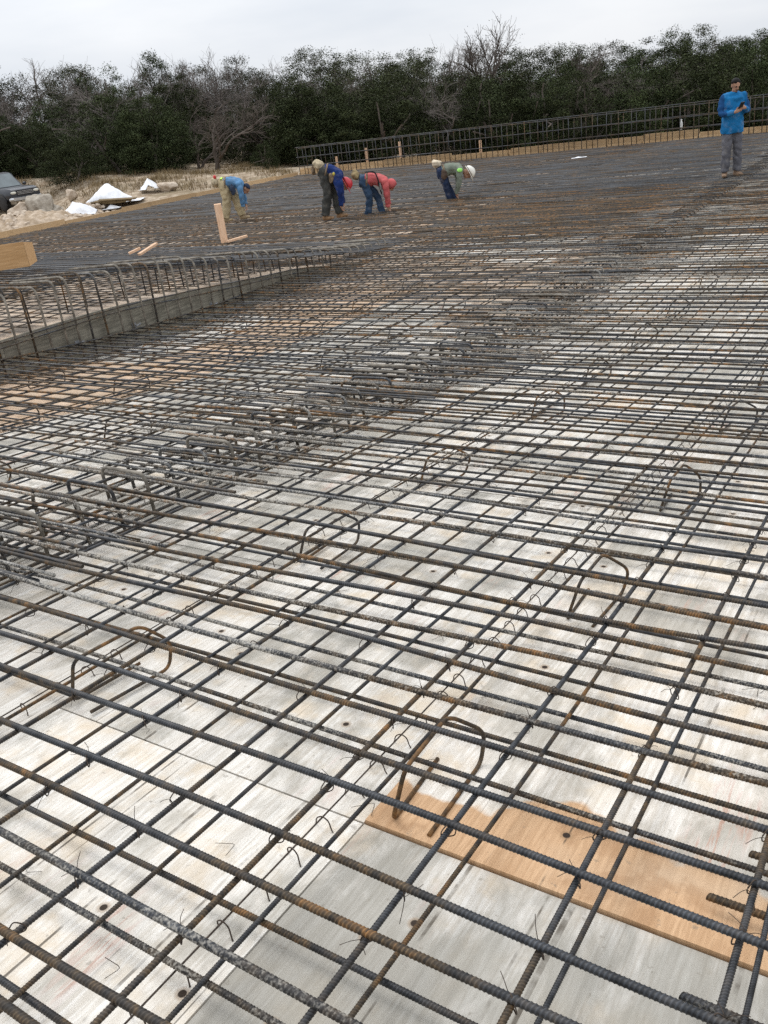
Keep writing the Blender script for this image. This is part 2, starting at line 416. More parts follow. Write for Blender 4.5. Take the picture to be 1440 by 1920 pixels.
# ------------------------------------------------------------------ reinforcing bars
R_TA, R_TB, R_BB, R_BA = .0083, .0068, .0058, .0072
def smoothwob(n, amp, k=3):
    x = np.linspace(0, 1, n); w = np.zeros(n)
    for i in range(1, k + 1): w += rng.normal() * amp / i * np.sin(x * math.pi * i + rng.uniform(0, 6))
    return w
def bar_geo(axis, s0, s1, c, zf, r, rib=None, wob=.004, sides=6, step=.6):
    """a deformed bar along X (axis 0) or Y (axis 1); rib = (from, to) range with modelled ribs"""
    base = np.arange(s0, s1, step); base = np.append(base, s1)
    if rib:
        a, b = max(rib[0], s0), min(rib[1], s1)
        base = base[(base < a - .02) | (base > b + .02)]
        if b > a:
            pitch = r * 1.05; k = np.arange(a, b, pitch)
            fine = np.stack([k, k + .45 * pitch, k + .72 * pitch], -1).ravel()
            base = np.concatenate([base, fine])
    s = np.unique(np.round(base, 5)); n = len(s)
    if abs(s[0] - s0) > 1e-6: s = np.append(s0, s); n += 1
    if abs(s[-1] - s1) > 1e-6: s = np.append(s, s1); n += 1
    rad = np.full(n, r)
    if rib and b > a:
        inr = (s >= a) & (s <= b); ph = ((s - a) / pitch) % 1.0
        rad = np.where(inr & (ph > .6) & (ph < .85), r * 1.16, r)
    u = (s - s0) / (s1 - s0)
    wc = np.zeros(n); wz = np.zeros(n)
    for i in range(1, 4):
        wc += rng.normal() * wob / i * np.sin(u * math.pi * i * (s1 - s0) / 3 + rng.uniform(0, 6)); wz += rng.normal() * wob * .5 / i * np.sin(u * math.pi * i * (s1 - s0) / 3 + rng.uniform(0, 6))
    P = np.zeros((n, 3)); P[:, axis] = s; P[:, 1 - axis] = c + wc
    P[:, 2] = (zf(s) if axis == 1 else float(zf(c))) + wz
    v, f = tube(P, rad, sides)
    if rib: v[:, axis] += .42 * (v[:, 1 - axis] - np.repeat(P[:, 1 - axis], sides))
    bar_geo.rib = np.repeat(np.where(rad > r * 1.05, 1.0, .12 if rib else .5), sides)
    return v, f
def bar(parent, axis, s0, s1, c, zf, r, rnd, rnd2, **k):
    v, f = bar_geo(axis, s0, s1, c, zf, r, **k)
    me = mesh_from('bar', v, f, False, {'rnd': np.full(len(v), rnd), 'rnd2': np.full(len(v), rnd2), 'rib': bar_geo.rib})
    sm = np.array([p.loop_total == 4 for p in me.polygons]); me.polygons.foreach_set('use_smooth', sm)
    return obj('bar', me, REBAR, parent)
class Many:
    def __init__(s): s.g = Geo()
    def bar(s, axis, s0, s1, c, zf, r, rnd, rnd2, **k): v, f = bar_geo(axis, s0, s1, c, zf, r, **k); s.g.add(v, f, rnd, rnd2)
    def build(s, name, parent, kind='stuff'): o = s.g.build(name, REBAR, parent); tag(o, kind=kind); return o

def rn(lo=0., hi=1.): return float(rng.uniform(lo, hi))
def tone(Y):
    """how rusty the bars are, row by row: fresh blue-grey bundles here, rusty ones there"""
    if Y < 3.2: return rn(.05, .80)
    if Y < 9: return rn(.10, .85)
    if Y < 13: return rn(.15, .95)
    if Y < 18.5: return rn(.45, 1.0)
    if Y < 26: return rn(.0, .62)
    return rn(.2, .85)
def cement(Y):
    q = rng.random()
    return rn(.93, 1.) if q < .24 else rn(0, .78)
XR = 3.0
top = empty('rebar_mat'); tag(top, 'upper grid of tied reinforcing bars across the near ramp and flat deck', 'rebar mat')
bot = empty('rebar_mat'); tag(bot, 'lower grid of reinforcing bars just above the pale plywood', 'rebar mat')
TA_Y = [.30, .424, .543, .690, .859, .986, 1.179, 1.319, 1.481, 1.645, 1.803, 1.937, 2.109]
y = TA_Y[-1]
while y < EDGE_Y - .35: y += .157 + rn(-.012, .012); TA_Y.append(y)
TA_Y = [.02, .16] + TA_Y
far = Many()
for i, y in enumerate(TA_Y):
    near = y < 9.0
    a, b = -3.95 + rn(-.4, .3), -3.0 + rn(-.3, .4)
    rib = (-2.9, .35) if y < 2.75 else None
    zf = lambda yy, d=rn(-.003, .003): ztop(yy) + d
    sd = 8 if y < 3 else (6 if near else 4)
    t1 = tone(y)
    if i == 4: t1 = .9                                      # the rustiest near bar
    c1 = cement(y)
    if y < 1.9: c1 = .97 if abs(y - .69) < .01 or abs(y - 1.645) < .01 else rn(0, .6)
    if 12 < y: xl = -8.1
    else: xl = STEP_X + .02
    args1 = (0, a if y > 1.2 else -4.3, XR, y, zf, R_TA, t1, c1)
    args2 = (0, xl, b, y + .021, zf, R_TA, tone(y), cement(y))
    if near:
        bar(top, *args1, rib=rib, wob=.011, sides=sd, step=.5)
        if y > 1.0: bar(top, *args2, wob=.011, sides=sd, step=.5)
    else:
        far.bar(*args1, wob=.010, sides=sd, step=1.2); far.bar(*args2, wob=.010, sides=sd, step=1.2)
        if y > 13:                                                   # lapped bars lie side by side out here
            d = rn(.04, .11); far.bar(0, -8.1, -3.4 if y < 18 else XR, y + d, zf, R_TA, rn(.0, .5) if y > 17 else tone(y), rn(0, .8), wob=.012, sides=4, step=1.4)
far.build('far_bars', top)
TB_X = [.46, .15, -.15, -.458, -.753, -1.081, -1.384, -1.702, -2.0]
while TB_X[-1] > STEP_X + .35: TB_X.append(TB_X[-1] - .308 + rn(-.012, .012))
for x in TB_X + [.77, 1.08]:
    y0 = .72 if abs(x + .15) < .01 else -.6
    if x < -3.8: y0 = 1.0
    bar(top, 1, y0, EDGE_Y - .25, x, lambda Y: ztop(Y) - .0172, R_TB, rn(.05, .62), rn(0, .75), rib=(.3, 3.1) if -2.6 < x < .3 else None, wob=.006, sides=7, step=.5)
BB_X = [.47, .16, -.14, -.448, -.754, -1.064, -1.37, -1.68, -1.97, -2.293]
while BB_X[-1] > STEP_X + .35: BB_X.append(BB_X[-1] - .308 + rn(-.015, .015))
for x in BB_X + [.78, 1.1]:
    y0 = .75 if abs(x + .14) < .01 else -.6
    bar(bot, 1, y0 if x > -3.8 else 1.0, EDGE_Y - .25, x, lambda Y: ztop(Y) - .146, R_BB, rn(.05, .65), rn(0, .8), rib=(.3, 2.8) if -2.6 < x < .3 else None, wob=.008, sides=6, step=.5)
BA_Y = [.10, .30, .496, .699, .886, 1.10, 1.31, 1.52, 1.705, 1.90]
while BA_Y[-1] < EDGE_Y - .4: BA_Y.append(BA_Y[-1] + .2 + rn(-.015, .015))
farb = Many()
for y in BA_Y:
    near = y < 9; args = (0, STEP_X + .05 if y > 1 else -4.2, XR, y, lambda yy: ztop(yy) - .1605, R_BA, rn(.0, .7) if near else tone(y), cement(y))
    if y in (1.10, 1.31): args = (0, -4.2, -2.25 + rn(-.05, .05), *args[2:][1:])
    if near: bar(bot, *args, rib=(-2.9, .35) if y < 2.3 else None, wob=.006, sides=7 if y < 3 else 5, step=.5)
    else: farb.bar(*args, wob=.01, sides=4, step=1.5)
for y, x0 in ((1.12, -.235), (1.39, -.245), (1.56, -.19)):                # the three stub ends at the right
    bar(bot, 0, x0, XR, y, lambda yy: ztop(yy) - .158, .0085, .85 if y > 1.2 else .2, .99 if y < 1.2 else .8, rib=(-.3, .35), wob=.002, sides=8)
farb.build('far_bars', bot)

# left bay: grid on the raised ramp and on out to the left edge of the deck
ltop = empty('rebar_mat', (STEP_X, 8, 0)); tag(ltop, 'dense grid of bars on the raised bay left of the hooked bars', 'rebar mat')
inv = lambda o: o
lf = Many()
y = 4.0
while y < EDGE_Y - .3:
    y += .157 + rn(-.02, .02)
    ramp = 6.6 < y < 13.2
    t1 = rn(0, .30) if ramp else (rn(.3, .9) if y < 6.6 else tone(y))
    zf = lambda yy, d=rn(-.012, .012): zleft(yy) + d - .012
    if y < 9.0:
        o = bar(ltop, 0, -17.0, STEP_X - .1, y, zf, R_TA, t1, rn(0, .8), wob=.012, sides=5, step=1.0); o.location = (-STEP_X, -8, 0)
        lf.bar(0, EDGE_X + .2, -16.4, y + .02, zf, R_TA, t1, rn(0, .8), wob=.012, sides=4, step=2.0)
    else:
        lf.bar(0, -16.6, -7.6, y, zf, R_TA, t1, cement(y) * .9, wob=.014, sides=4, step=1.2)
        lf.bar(0, EDGE_X + .2, -16.0, y + .02, zf, R_TA, tone(y) if not ramp else rn(0, .3), cement(y) * .9, wob=.014, sides=4, step=2.0)
        lf.bar(0, EDGE_X + .2, -7.6, y + rn(.05, .11), zf, R_TA, tone(y) * .8 if not ramp else rn(0, .3), rn(0, .8), wob=.014, sides=4, step=2.0)
x = STEP_X - .25
while x > EDGE_X + .3:
    lf.bar(1, 4.0, EDGE_Y - .25, x, lambda Y: zleft(Y) - .03, R_TB, rn(.2, .8), rn(0, .8), wob=.012, sides=4, step=.9)
    lf.bar(1, 4.0, EDGE_Y - .25, x + .05, lambda Y: zleft(Y) - slab_left(Y) + .06, R_BB, rn(.2, .8), rn(0, .8), wob=.012, sides=4, step=.9)
    x -= .308
y = 4.2
while y < 13:
    lf.bar(0, -16, STEP_X - .08, y, lambda Y: zleft(Y) - slab_left(Y) + .045, R_BA, rn(.2, .8), rn(0, .8), sides=4, step=2); y += .2
o = lf.build('far_bars', ltop); o.location = (-STEP_X, -8, 0)

# hooked bars standing along the step
cage = empty('hooked_bar_row', (STEP_X, 8, 0)); tag(cage, 'row of vertical bars hooked over at the top along the grey step board', 'rebar hooks')
def bent(parent, name, pts, r, rad, loc=(0, 0, 0), rnd=.4, rnd2=.4, sides=7, seg=5, m=None):
    v, f = tube(rounded(pts, rad, seg), r, sides)
    me = mesh_from(name, v, f, False, {'rnd': np.full(len(v), rnd), 'rnd2': np.full(len(v), rnd2)})
    me.polygons.foreach_set('use_smooth', np.array([p.loop_total == 4 for p in me.polygons]))
    return obj(name, me, m or REBAR, parent, loc)
y = 4.3
while y < 12.4:
    y += .2 + rn(-.035, .035)
    zt, zb = float(zleft(y)) + .06 + rn(-.02, .045), float(zr_ply(y)) + .02
    if zt - zb < .14: continue
    lean = rn(-.03, .03); xf = .055 + rn(-.015, .02)
    bent(cage, 'hooked_bar', [(xf, y - 8, zb), (xf + .01, y - 8 + lean, zt), (-.75, y - 8 + lean + rn(-.06, .06), zt - .03)], .0125, .10, rnd=rn(.25, .75), rnd2=rn(.88, 1.), m=REBAR_DUST if rng.random() < .7 else None)
    if rng.random() < .75:
        y2 = y + rn(.06, .13)
        bent(cage, 'hooked_bar', [(-.32 + rn(-.03, .03), y2 - 8, float(zl_ply(y2)) + .02), (-.32, y2 - 8, zt - .02), (-.9, y2 - 8, zt - .05)], .0085, .07, rnd=rn(.2, .7), rnd2=rn(.2, .8))
for dx, dz in ((.075, .015), (.07, -.04)):
    v, f = bar_geo(1, 4.0, 11.4, dx, lambda Y: zl_ply(Y) + dz, .0085, wob=.01, step=.4); v[:, 1] -= 8
    obj('runner_bar', mesh_from('runner_bar', v, f, True, {'rnd': np.full(len(v), .45), 'rnd2': np.full(len(v), .9)}), REBAR, cage)
v, f = bar_geo(1, 4.0, 9.4, .075, lambda Y: ztop(Y) + .015, .0085, wob=.01, step=.4); v[:, 1] -= 8
obj('runner_bar', mesh_from('runner_bar', v, f, True, {'rnd': np.full(len(v), .45), 'rnd2': np.full(len(v), .9)}), REBAR, cage)

# beam cage that runs up the middle of the ramp towards the standing man
BX = -3.5
beam = empty('beam_cage', (BX, 5, 0)); tag(beam, 'cement splashed stirrup cage running along the ramp towards the standing man', 'rebar cage')
fs = Geo(); y = .85; fl = Geo()
while y < 30.5:
    y += .205 + rn(-.03, .03)
    zt = float(ztop(y)) + .042; h = SLAB + .030; w = .17
    pts = [(-w, 0, -h), (-w, rn(-.02, .02), .006), (w, rn(-.02, .02), .006), (w, 0, -h)]
    if rng.random() < .3: pts = [(-w - .16, .02, .0)] + pts[1:]
    dy = rn(-.03, .03)
    if y < 11:
        bent(beam, 'stirrup', pts, .0098, .055, (rn(-.03, .03), y - 5, zt), rn(.2, .7), rn(.75, 1.), 7, 5, REBAR_DUST if rng.random() < .35 else None)
    else:
        v, f = tube(rounded(np.array(pts) + V3(0, y - 5, zt), .05, 3), .0085, 5); fs.add(v, f, rn(.2, .7), rn(.6, 1.))
    for k in range(1):
        a, b = BX - rn(.45, .95), BX + rn(.45, .95); yy = y + rn(.03, .07)
        v, f = bar_geo(0, a - BX, b - BX, yy - 5, lambda q: float(ztop(yy)) + .004 * k, R_TA, wob=.006, sides=6, step=.3)
        if y < 11: obj('lap_bar', mesh_from('lap_bar', v, f, True, {'rnd': np.full(len(v), rn(.1, .8)), 'rnd2': np.full(len(v), rn(.9, 1.))}), REBAR, beam)
        else: fl.add(v, f, rn(.1, .7), rn(.9, 1.))
tag(fs.build('far_stirrups', REBAR, beam), kind='stuff'); tag(fl.build('far_lap_bars', REBAR, beam), kind='stuff')
for dx, dz in ((-.15, -.02), (0, -.02), (.15, -.02), (-.15, -.175), (.0, -.175), (.15, -.175)):
    v, f = bar_geo(1, .6, 30.6, dx, lambda Y: ztop(Y) + dz, .0095, wob=.008, sides=6, step=.5); v[:, 1] -= 5
    obj('runner_bar', mesh_from('runner_bar', v, f, True, {'rnd': np.full(len(v), rn(.1, .6)), 'rnd2': np.full(len(v), rn(.5, .98))}), REBAR, beam)

# bent standees that carry the upper grid
def standee(x, y, label, rnd):
    h = SLAB - .01 - .030; zt = float(ztop(y)) - .028
    j = lambda s=.012: rn(-s, s)
    sl = -.1025 if y < 6 else 0.
    pts = [(-.05 + j(), .13, -h + sl * .13), (-.055 + j(), -.15, -h - sl * .15), (-.005, -.125 + j(), -sl * .125), (.0, .13 + j(), sl * .13), (.085 + j(), .185 + j(), -h * .52), (.075 + j(), .16, -h + sl * .16), (.06 + j(), -.16, -h - sl * .16)]
    o = empty('rebar_standee', (x, y, zt), rn(-.08, .08)); tag(o, label, 'rebar standee', 'bent standees under the upper bars')
    bent(o, 'bent_bar', pts, .0062, .035, (0, 0, 0), rnd, rn(0, .4), 7)
    for yy in (-.07, .08): Geo().tube(rounded([(-.012, yy, -.004), (0, yy, .012), (.012, yy + .004, -.004), (.035, yy + .03, -.012)], .008, 3), .0009, 4).build('tie_wire', WIRE, o)
near_lab = {(0, 0): 'rusty bent standee straddling the orange plywood edge in the right foreground',
            (1, 0): 'dark bent standee loop in the left foreground above a bolster', (0, 1): 'rust orange standee peaking between the bars at right, second of its row',
            (1, 1): 'bent standee in the middle of the near grid, second of the centre row', (0, 2): 'dark standee arch at the right, third of its row',
            (1, 2): 'bent standee of the centre row beside the splashed beam, third along'}
for ri, x in enumerate((-.87, -2.12, -4.7, -5.95, -7.1)):
    for k in range(0, 8 if ri < 2 else 7):
        y = 1.57 + 1.2 * k + (.2 if k > 2 else 0) + (rn(-.08, .08) if k else 0)
        if ri >= 2: y += 1.2
        row = ('right hand row', 'centre row', 'first row left of the beam cage', 'second row left of the beam cage', 'row along the grey step board')[ri]
        standee(x - .08 + rn(-.02, .02), y - .11, near_lab.get((ri, k), 'half hidden bent standee, ' + row), .95 if (ri, k) in ((0, 0), (0, 1)) else rn(.35, 1.))

# wire bolsters under the lower grid
gl = Geo(); gl.tube(rounded([(-.024, .016, -.040), (-.021, .012, -.034), (-.017, .006, -.012), (0, 0, 0), (.017, -.006, -.012), (.021, -.012, -.034), (.026, -.018, -.040)], .010, 3), .0019, 5)
LEG = gl.mesh('leg', True)
for bi, x in enumerate((-1.15, -2.36, -3.56, -4.8, -6.0)):
    o = empty('slab_bolster', (x, 3, 0)); tag(o, 'thin wire bolster with little looped legs, ' + ('rightmost, beside the long plywood joint', 'second from the right', 'under the splashed beam cage', 'first left of the beam cage', 'leftmost before the grey step board')[bi], 'slab bolster', 'wire bolsters on the plywood')
    ys = np.arange(.4, 11, .25); P = np.stack([smoothwob(len(ys), .006), ys - 3, ztop(ys) - .1715], -1)
    v, f = tube(P, .0024, 5); obj('top_wire', mesh_from('top_wire', v, f, True), WIRE, o)
    for y in np.arange(.45, 6.4 if bi < 3 else 5.2, .128):
        for s in (0,):
            yy = y + rn(-.012, .012)
            obj('leg', LEG, WIRE, o, (float(np.interp(yy, ys, P[:, 0])), yy - 3, float(ztop(yy)) - .1655), (0, 0, rn(-.3, .3) + .5))

# tie wires at the crossings
def tie_mesh(seed):
    r = random.Random(seed); g = Geo()
    loop = [(.012, -.011, -.006), (.002, 0, .0125), (-.011, .011, -.006), (-.012, .012, -.022), (.010, -.010, -.024), (.013, -.012, -.008)]
    g.tube(rounded(loop, .008, 3), .0015, 5)
    for s in (-1, 1):
        a = r.uniform(-1.2, 1.2); l = r.uniform(.015, .04); z = r.uniform(-.03, .02)
        g.tube(rounded([(.012, -.011, -.008), (.018 + .3 * l * math.cos(a), -.012 + s * .4 * l, z * .3), (.014 + l * math.cos(a), -.012 + s * l * abs(math.sin(a)) + s * .008, z)], .01, 3), .0008, 4)
    return g.mesh('tie_wire', True)
TIES = [tie_mesh(k) for k in range(7)]
cnt = 0
for yi, y in enumerate(TA_Y):
    if y < .3 or y > 4.3: continue
    for xi, x in enumerate(TB_X):
        if x > .2 or x < -3.2 - .5 * y or (x < -1.2 and y < .45) or (x > -.1 - .12 * y + .2): continue
        if (xi + yi) % 2 and rng.random() < .35: continue
        if rng.random() < .10 or cnt > 270: continue
        cnt += 1
        obj('tie_wire', TIES[cnt % 7], WIRE, top, (x, y, float(ztop(y)) - .004), (0, 0, rng.choice([0, math.pi / 2, math.pi, -math.pi / 2]) + rn(-.2, .2)))
cl = Geo()
for k in range(60):
    x, y = rn(-3, 0), rn(.5, 4.5); a = rn(0, 6.3); l = rn(.02, .05)
    z = float(zr_ply(y)) + .0035 + (.009 if x > -1.07 and 1.28 < y < 3.72 else 0)
    cl.tube(rounded([(x, y, z), (x + l * math.cos(a), y + l * math.sin(a), z + rn(0, .008)), (x + l * math.cos(a + 1.2) * 1.4, y + l * math.sin(a + 1.2) * 1.4, z)], .01, 2), .0009, 4)
tag(cl.build('wire_clippings', WIRE), 'snipped bits of tie wire scattered on the plywood', 'wire clippings', kind='stuff')

# ------------------------------------------------------------------ rebar curtain and edge forms at the far side of the deck
MATZ = .16
curt = empty('rebar_curtain', (-10, 31.0, MATZ)); tag(curt, 'long upright curtain of bars standing like a fence along the far deck edge', 'rebar curtain')
def rod(parent, name, path, r, rnd, rnd2=.3, sides=5):
    v, f = tube(path, r, sides)
    return obj(name, mesh_from(name, v, f, True, {'rnd': np.full(len(v), rnd), 'rnd2': np.full(len(v), rnd2)}), REBAR, parent)
CH = 1.06
for z, dy in ((CH, 0), (.70, 0), (.36, 0), (CH - .05, .2), (.66, .2), (.33, .2)):
    xs = np.arange(-13.4, 14, 1.0); P = np.stack([xs, np.full(len(xs), dy), z + smoothwob(len(xs), .012, 6)], -1)
    rod(curt, 'horizontal_bar', P, .014, rn(.2, .5), rn(.2, .7))
x = -13.3
while x < 13.9:
    rod(curt, 'vertical_bar', [(x, -.02, -.12), (x + rn(-.015, .015), -.02, CH + .01)], .0135, rn(.2, .6))
    rod(curt, 'vertical_bar', [(x + .10, .22, -.12), (x + .10 + rn(-.02, .02), .22, CH - .03)], .0135, rn(.2, .6))
    x += .42 + rn(-.07, .07)
edge = empty('edge_form', (-10, 31.5, MATZ)); tag(edge, 'row of light plywood planks edging the deck behind the bar curtain', 'edge form')
x = -13.7
while x < 14:
    w = rng.choice([2.44, 2.44, 1.83, 1.22]); h = .20 + rn(-.04, .06)
    Geo().box((x + .01, 0, -.25), (x + w - .01, .03, h)).build('plank', LUMBER, edge); 
    Geo().box((x + .01, -.09, -.05), (x + w - .05, -.052, .045)).build('plank', LUMBER, edge); x += w
ledge = empty('edge_form', (EDGE_X, 18, MATZ)); tag(ledge, 'low run of tan planks along the left deck edge towards the truck', 'edge form')
y = -15.0
while y < 13.2:
    w = rng.choice([2.44, 3.6, 2.44]); w = min(w, 13.25 - y); h = .09 + rn(-.03, .05)
    Geo().box((-.06, y + .01, -.45), (-.02, y + w - .01, h)).build('plank', LUMBER, ledge)
    if rng.random() < .5: Geo().box((-.34, y + .1, -.12), (-.08, y + w - .1, -.08)).build('plank', LUMBER, ledge)
    y += w
for (px, hh) in ((-20.3, .75), (-18.7, .85), (-15.2, .6), (-21.8, .55)):
    s = Geo().box((-.045, -.02, -.3), (.045, .02, hh)).build('form_stake', LUMBER_PALE, None, loc=(px, 31.6, MATZ)); tag(s, 'short pale stake poking up behind the bar curtain' , 'stake', 'stakes behind the far planks')

# ------------------------------------------------------------------ loose timber on the deck
def zat(X, Y): return float(zleft(Y)) if X < STEP_X else float(ztop(Y))
s = Geo(); s.box((-.07, -.02, 0), (.07, .02, .74)); s.v[0][4:, 2] += [0, 0, .012, .012]
st = s.build('wooden_stake', LUMBER_PALE, None, loc=(-12.3, 13.5, MATZ), rot=(0, 0, HEAD)); tag(st, 'pale upright board stake standing alone among the bars near the tan trousers', 'stake')
s = Geo().box((0, -.045, 0), (.42, .045, .04)).build('wood_offcut', LUMBER_PALE, None, loc=(-12.15, 13.42, MATZ + .015), rot=(0, -.1, HEAD + .35)); tag(s, 'short pale board lying at the foot of the upright stake', 'wood offcut')
for k, (dx, rz, l) in enumerate(((-.0, .4, .12), (.22, .9, .24))):
    s = Geo().box((-l, -.04, 0), (l, .04, .04)).build('wood_offcut', LUMBER_PALE, None, loc=(-13.0 + dx * .9, 11.75 + dx * .7, float(zleft(11.75)) + .10), rot=(0, -.25, HEAD + rz)); tag(s, ('stubby pale wood block on the dark band of bars', 'longer tan wood offcut beside the stubby block')[k], 'wood offcut')
blk = empty('plywood_box', (-10.16, 7.20, .90), HEAD + .12); tag(blk, 'tan plywood block-out box cut by the left border on the raised bars', 'plywood box')
Geo().box((-1.05, 0, 0), (.12, .02, .31)).build('front_panel', BLOCK_PLY, blk)
g = Geo().add([(.12, 0, 0), (.12, .5, 0), (.12, .5, .25), (.12, 0, .31), (.10, .021, 0), (.10, .5, 0), (.10, .5, .25), (.10, .021, .31)], [(0, 1, 2, 3), (7, 6, 5, 4), (3, 2, 6, 7), (0, 3, 7, 4), (1, 5, 6, 2)]); g.build('side_panel', BLOCK_PLY, blk)
Geo().box((-1.05, .5, 0), (.12, .52, .25)).build('back_panel', BLOCK_PLY, blk)

# ------------------------------------------------------------------ people
def fabric(name, col, var=.25, scale=14, folds=3.0):
    t = NT(name); o = t.objc(); a = t.noise(o, folds, 4, .6); b = t.noise(o, scale * 4, 3)
    c = t.mix(t.ss(a, .3, .7), tuple(x * (1 - var) for x in col), tuple(min(1, x * (1 + var)) for x in col))
    q = t.n('ShaderNodeBump'); t.set(q.inputs['Height'], t.math('ADD', t.noise(o, 9, 2, .4, .6), t.math('MULTIPLY', b, .1))); q.inputs['Strength'].default_value = .55; q.inputs['Distance'].default_value = .03
    t.t.links.new(q.outputs[0], t.p.inputs['Normal'])
    c = t.mix(t.ss(t.noise(o, 6, 5, .65), .5, .72, 0, .35), c, (0.23, 0.20, 0.16))
    return t.base(c, .9, .15)
SKIN = simple('skin', (0.36, 0.20, 0.13), .6, .12, 12, .35, bump=0)
HAIR = simple('dark_hair', (0.006, 0.005, 0.005), .7, .3, 60, .2)
LEATHER = simple('worn_leather', (0.17, 0.12, 0.075), .75, .45, 18)
CANVAS = simple('tan_canvas_pouch', (0.40, 0.33, 0.22), .9, .35, 16)
BOOT = simple('dusty_boot_leather', (0.22, 0.145, 0.095), .8, .35, 20)
BLACK = simple('black_plastic', (0.012, 0.012, 0.014), .35, .2, 10, .5, bump=0)
def ell(c, r, n=10, m=7, R=None):
    a = np.linspace(0, 2 * math.pi, n, endpoint=False); b = np.linspace(-math.pi / 2, math.pi / 2, m)[1:-1]
    v = [(0, 0, -1)] + [(math.cos(q) * math.cos(p), math.cos(q) * math.sin(p), math.sin(q)) for q in b for p in a] + [(0, 0, 1)]
    v = np.array(v) * np.array(r)
    if R is not None: v = v @ np.array(R).T
    v = v + np.array(c, float); f = []
    for k in range(n): f.append((0, 1 + (k + 1) % n, 1 + k))
    for i in range(m - 3):
        for k in range(n): f.append((1 + i * n + k, 1 + i * n + (k + 1) % n, 1 + (i + 1) * n + (k + 1) % n, 1 + (i + 1) * n + k))
    l = len(v) - 1; o = 1 + (m - 3) * n
    for k in range(n): f.append((o + k, o + (k + 1) % n, l))
    return v, f
def limb(path, rad, side=None, n=12, sub=3):
    """tapered elliptical sweep; rad = list of (r_side, r_other)"""
    path = np.array(path, float); rad = np.array([(r, r) if np.isscalar(r) else r for r in rad], float)
    m = len(path); u = np.linspace(0, m - 1, (m - 1) * sub + 1)
    P = np.stack([np.interp(u, np.arange(m), path[:, k]) for k in range(3)], -1); Rr = np.stack([np.interp(u, np.arange(m), rad[:, k]) for k in range(2)], -1)
    for _ in range(1):
        if len(P) > 4: P[1:-1] = .25 * P[:-2] + .5 * P[1:-1] + .25 * P[2:]
    t = np.gradient(P, axis=0); t /= np.linalg.norm(t, axis=1)[:, None] + 1e-9
    sd = np.array(side if side is not None else (0, 1, 0), float)
    v = []; a = np.arange(n) * 2 * math.pi / n
    for i in range(len(P)):
        s = sd - t[i] * (sd @ t[i]); s /= np.linalg.norm(s) + 1e-9; o = np.cross(t[i], s)
        v.append(P[i] + np.cos(a)[:, None] * s * Rr[i, 0] + np.sin(a)[:, None] * o * Rr[i, 1])
    v = np.concatenate(v); f = []
    for i in range(len(P) - 1):
        for k in range(n): f.append((i * n + k, i * n + (k + 1) % n, (i + 1) * n + (k + 1) % n, (i + 1) * n + k))
    f.append(list(range(n))[::-1]); f.append([(len(P) - 1) * n + k for k in range(n)])
    return v, f
def noise3(p, s):
    return (np.sin(p[:, 0] * s * 1.7 + 1.3 * np.sin(p[:, 1] * s + .7)) + np.sin(p[:, 1] * s * 1.9 + 1.1 * np.sin(p[:, 2] * s + 2.)) + np.sin(p[:, 2] * s * 1.5 + 1.2 * np.sin(p[:, 0] * s + 4.))) / 3
def fuse(name, pieces, m, parent, voxel=.016, it=4, wr=0.0):
    """union the pieces into one continuous skin"""
    g = Geo()
    for v, f in pieces: g.add(v, f)
    me = mesh_from(name + '_raw', np.concatenate(g.v), g.f)
    o = bpy.data.objects.new(name + '_raw', me); COL.objects.link(o)
    md = o.modifiers.new('r', 'REMESH'); md.mode = 'VOXEL'; md.voxel_size = voxel
    ms = o.modifiers.new('s', 'SMOOTH'); ms.factor = .5; ms.iterations = it
    dg = bpy.context.evaluated_depsgraph_get(); dg.update()
    out = bpy.data.meshes.new_from_object(o.evaluated_get(dg)); out.name = name
    bpy.data.objects.remove(o); bpy.data.meshes.remove(me)
    if wr:
        a = np.zeros(len(out.vertices) * 3, np.float32); out.vertices.foreach_get('co', a); a = a.reshape(-1, 3); nn = np.array([v.normal[:] for v in out.vertices])
        q = a @ np.array([[1, .3, .2], [-.3, 1, .4], [.1, -.5, .8]])
        d = wr * (np.abs(noise3(q * [1, 1, 1.5], 15.)) * 1.5 - .5 + .5 * noise3(q + 3, 31.)); out.vertices.foreach_set('co', (a + nn * d[:, None]).astype(np.float32).ravel()); out.update()
    out.polygons.foreach_set('use_smooth', np.ones(len(out.polygons), bool)); out.materials.clear()
    return obj(name, out, m, parent)
def hand(w, d, out, size=1.0, curl=.5):
    """palm and five unequal bent fingers; d = pointing direction, out = towards the thumb side"""
    w = np.array(w, float); d = np.array(d, float); d /= np.linalg.norm(d); out = np.array(out, float); out -= d * (out @ d); out /= np.linalg.norm(out); nrm = np.cross(d, out)
    P = [limb([w - d * .03, w + d * .03, w + d * .085], [(.026, .02), (.036, .017), (.040, .014)], out)]
    for k, (o, l) in enumerate(((.030, .070), (.010, .080), (-.010, .074), (-.029, .058))):
        b = w + d * .078 + out * o
        P.append(limb([b, b + d * l * .5 + nrm * l * .1 * curl, b + d * l * (.5 + .38 * (1 - curl)) + nrm * l * .55 * curl], [.0098, .0092, .008], out, 6, 2))
    b = w + d * .03 + out * .028
    P.append(limb([b, b + d * .025 + out * .028 + nrm * .006, b + d * .055 + out * .030 + nrm * .016], [.0125, .0110, .009], out, 6, 2))
    return P
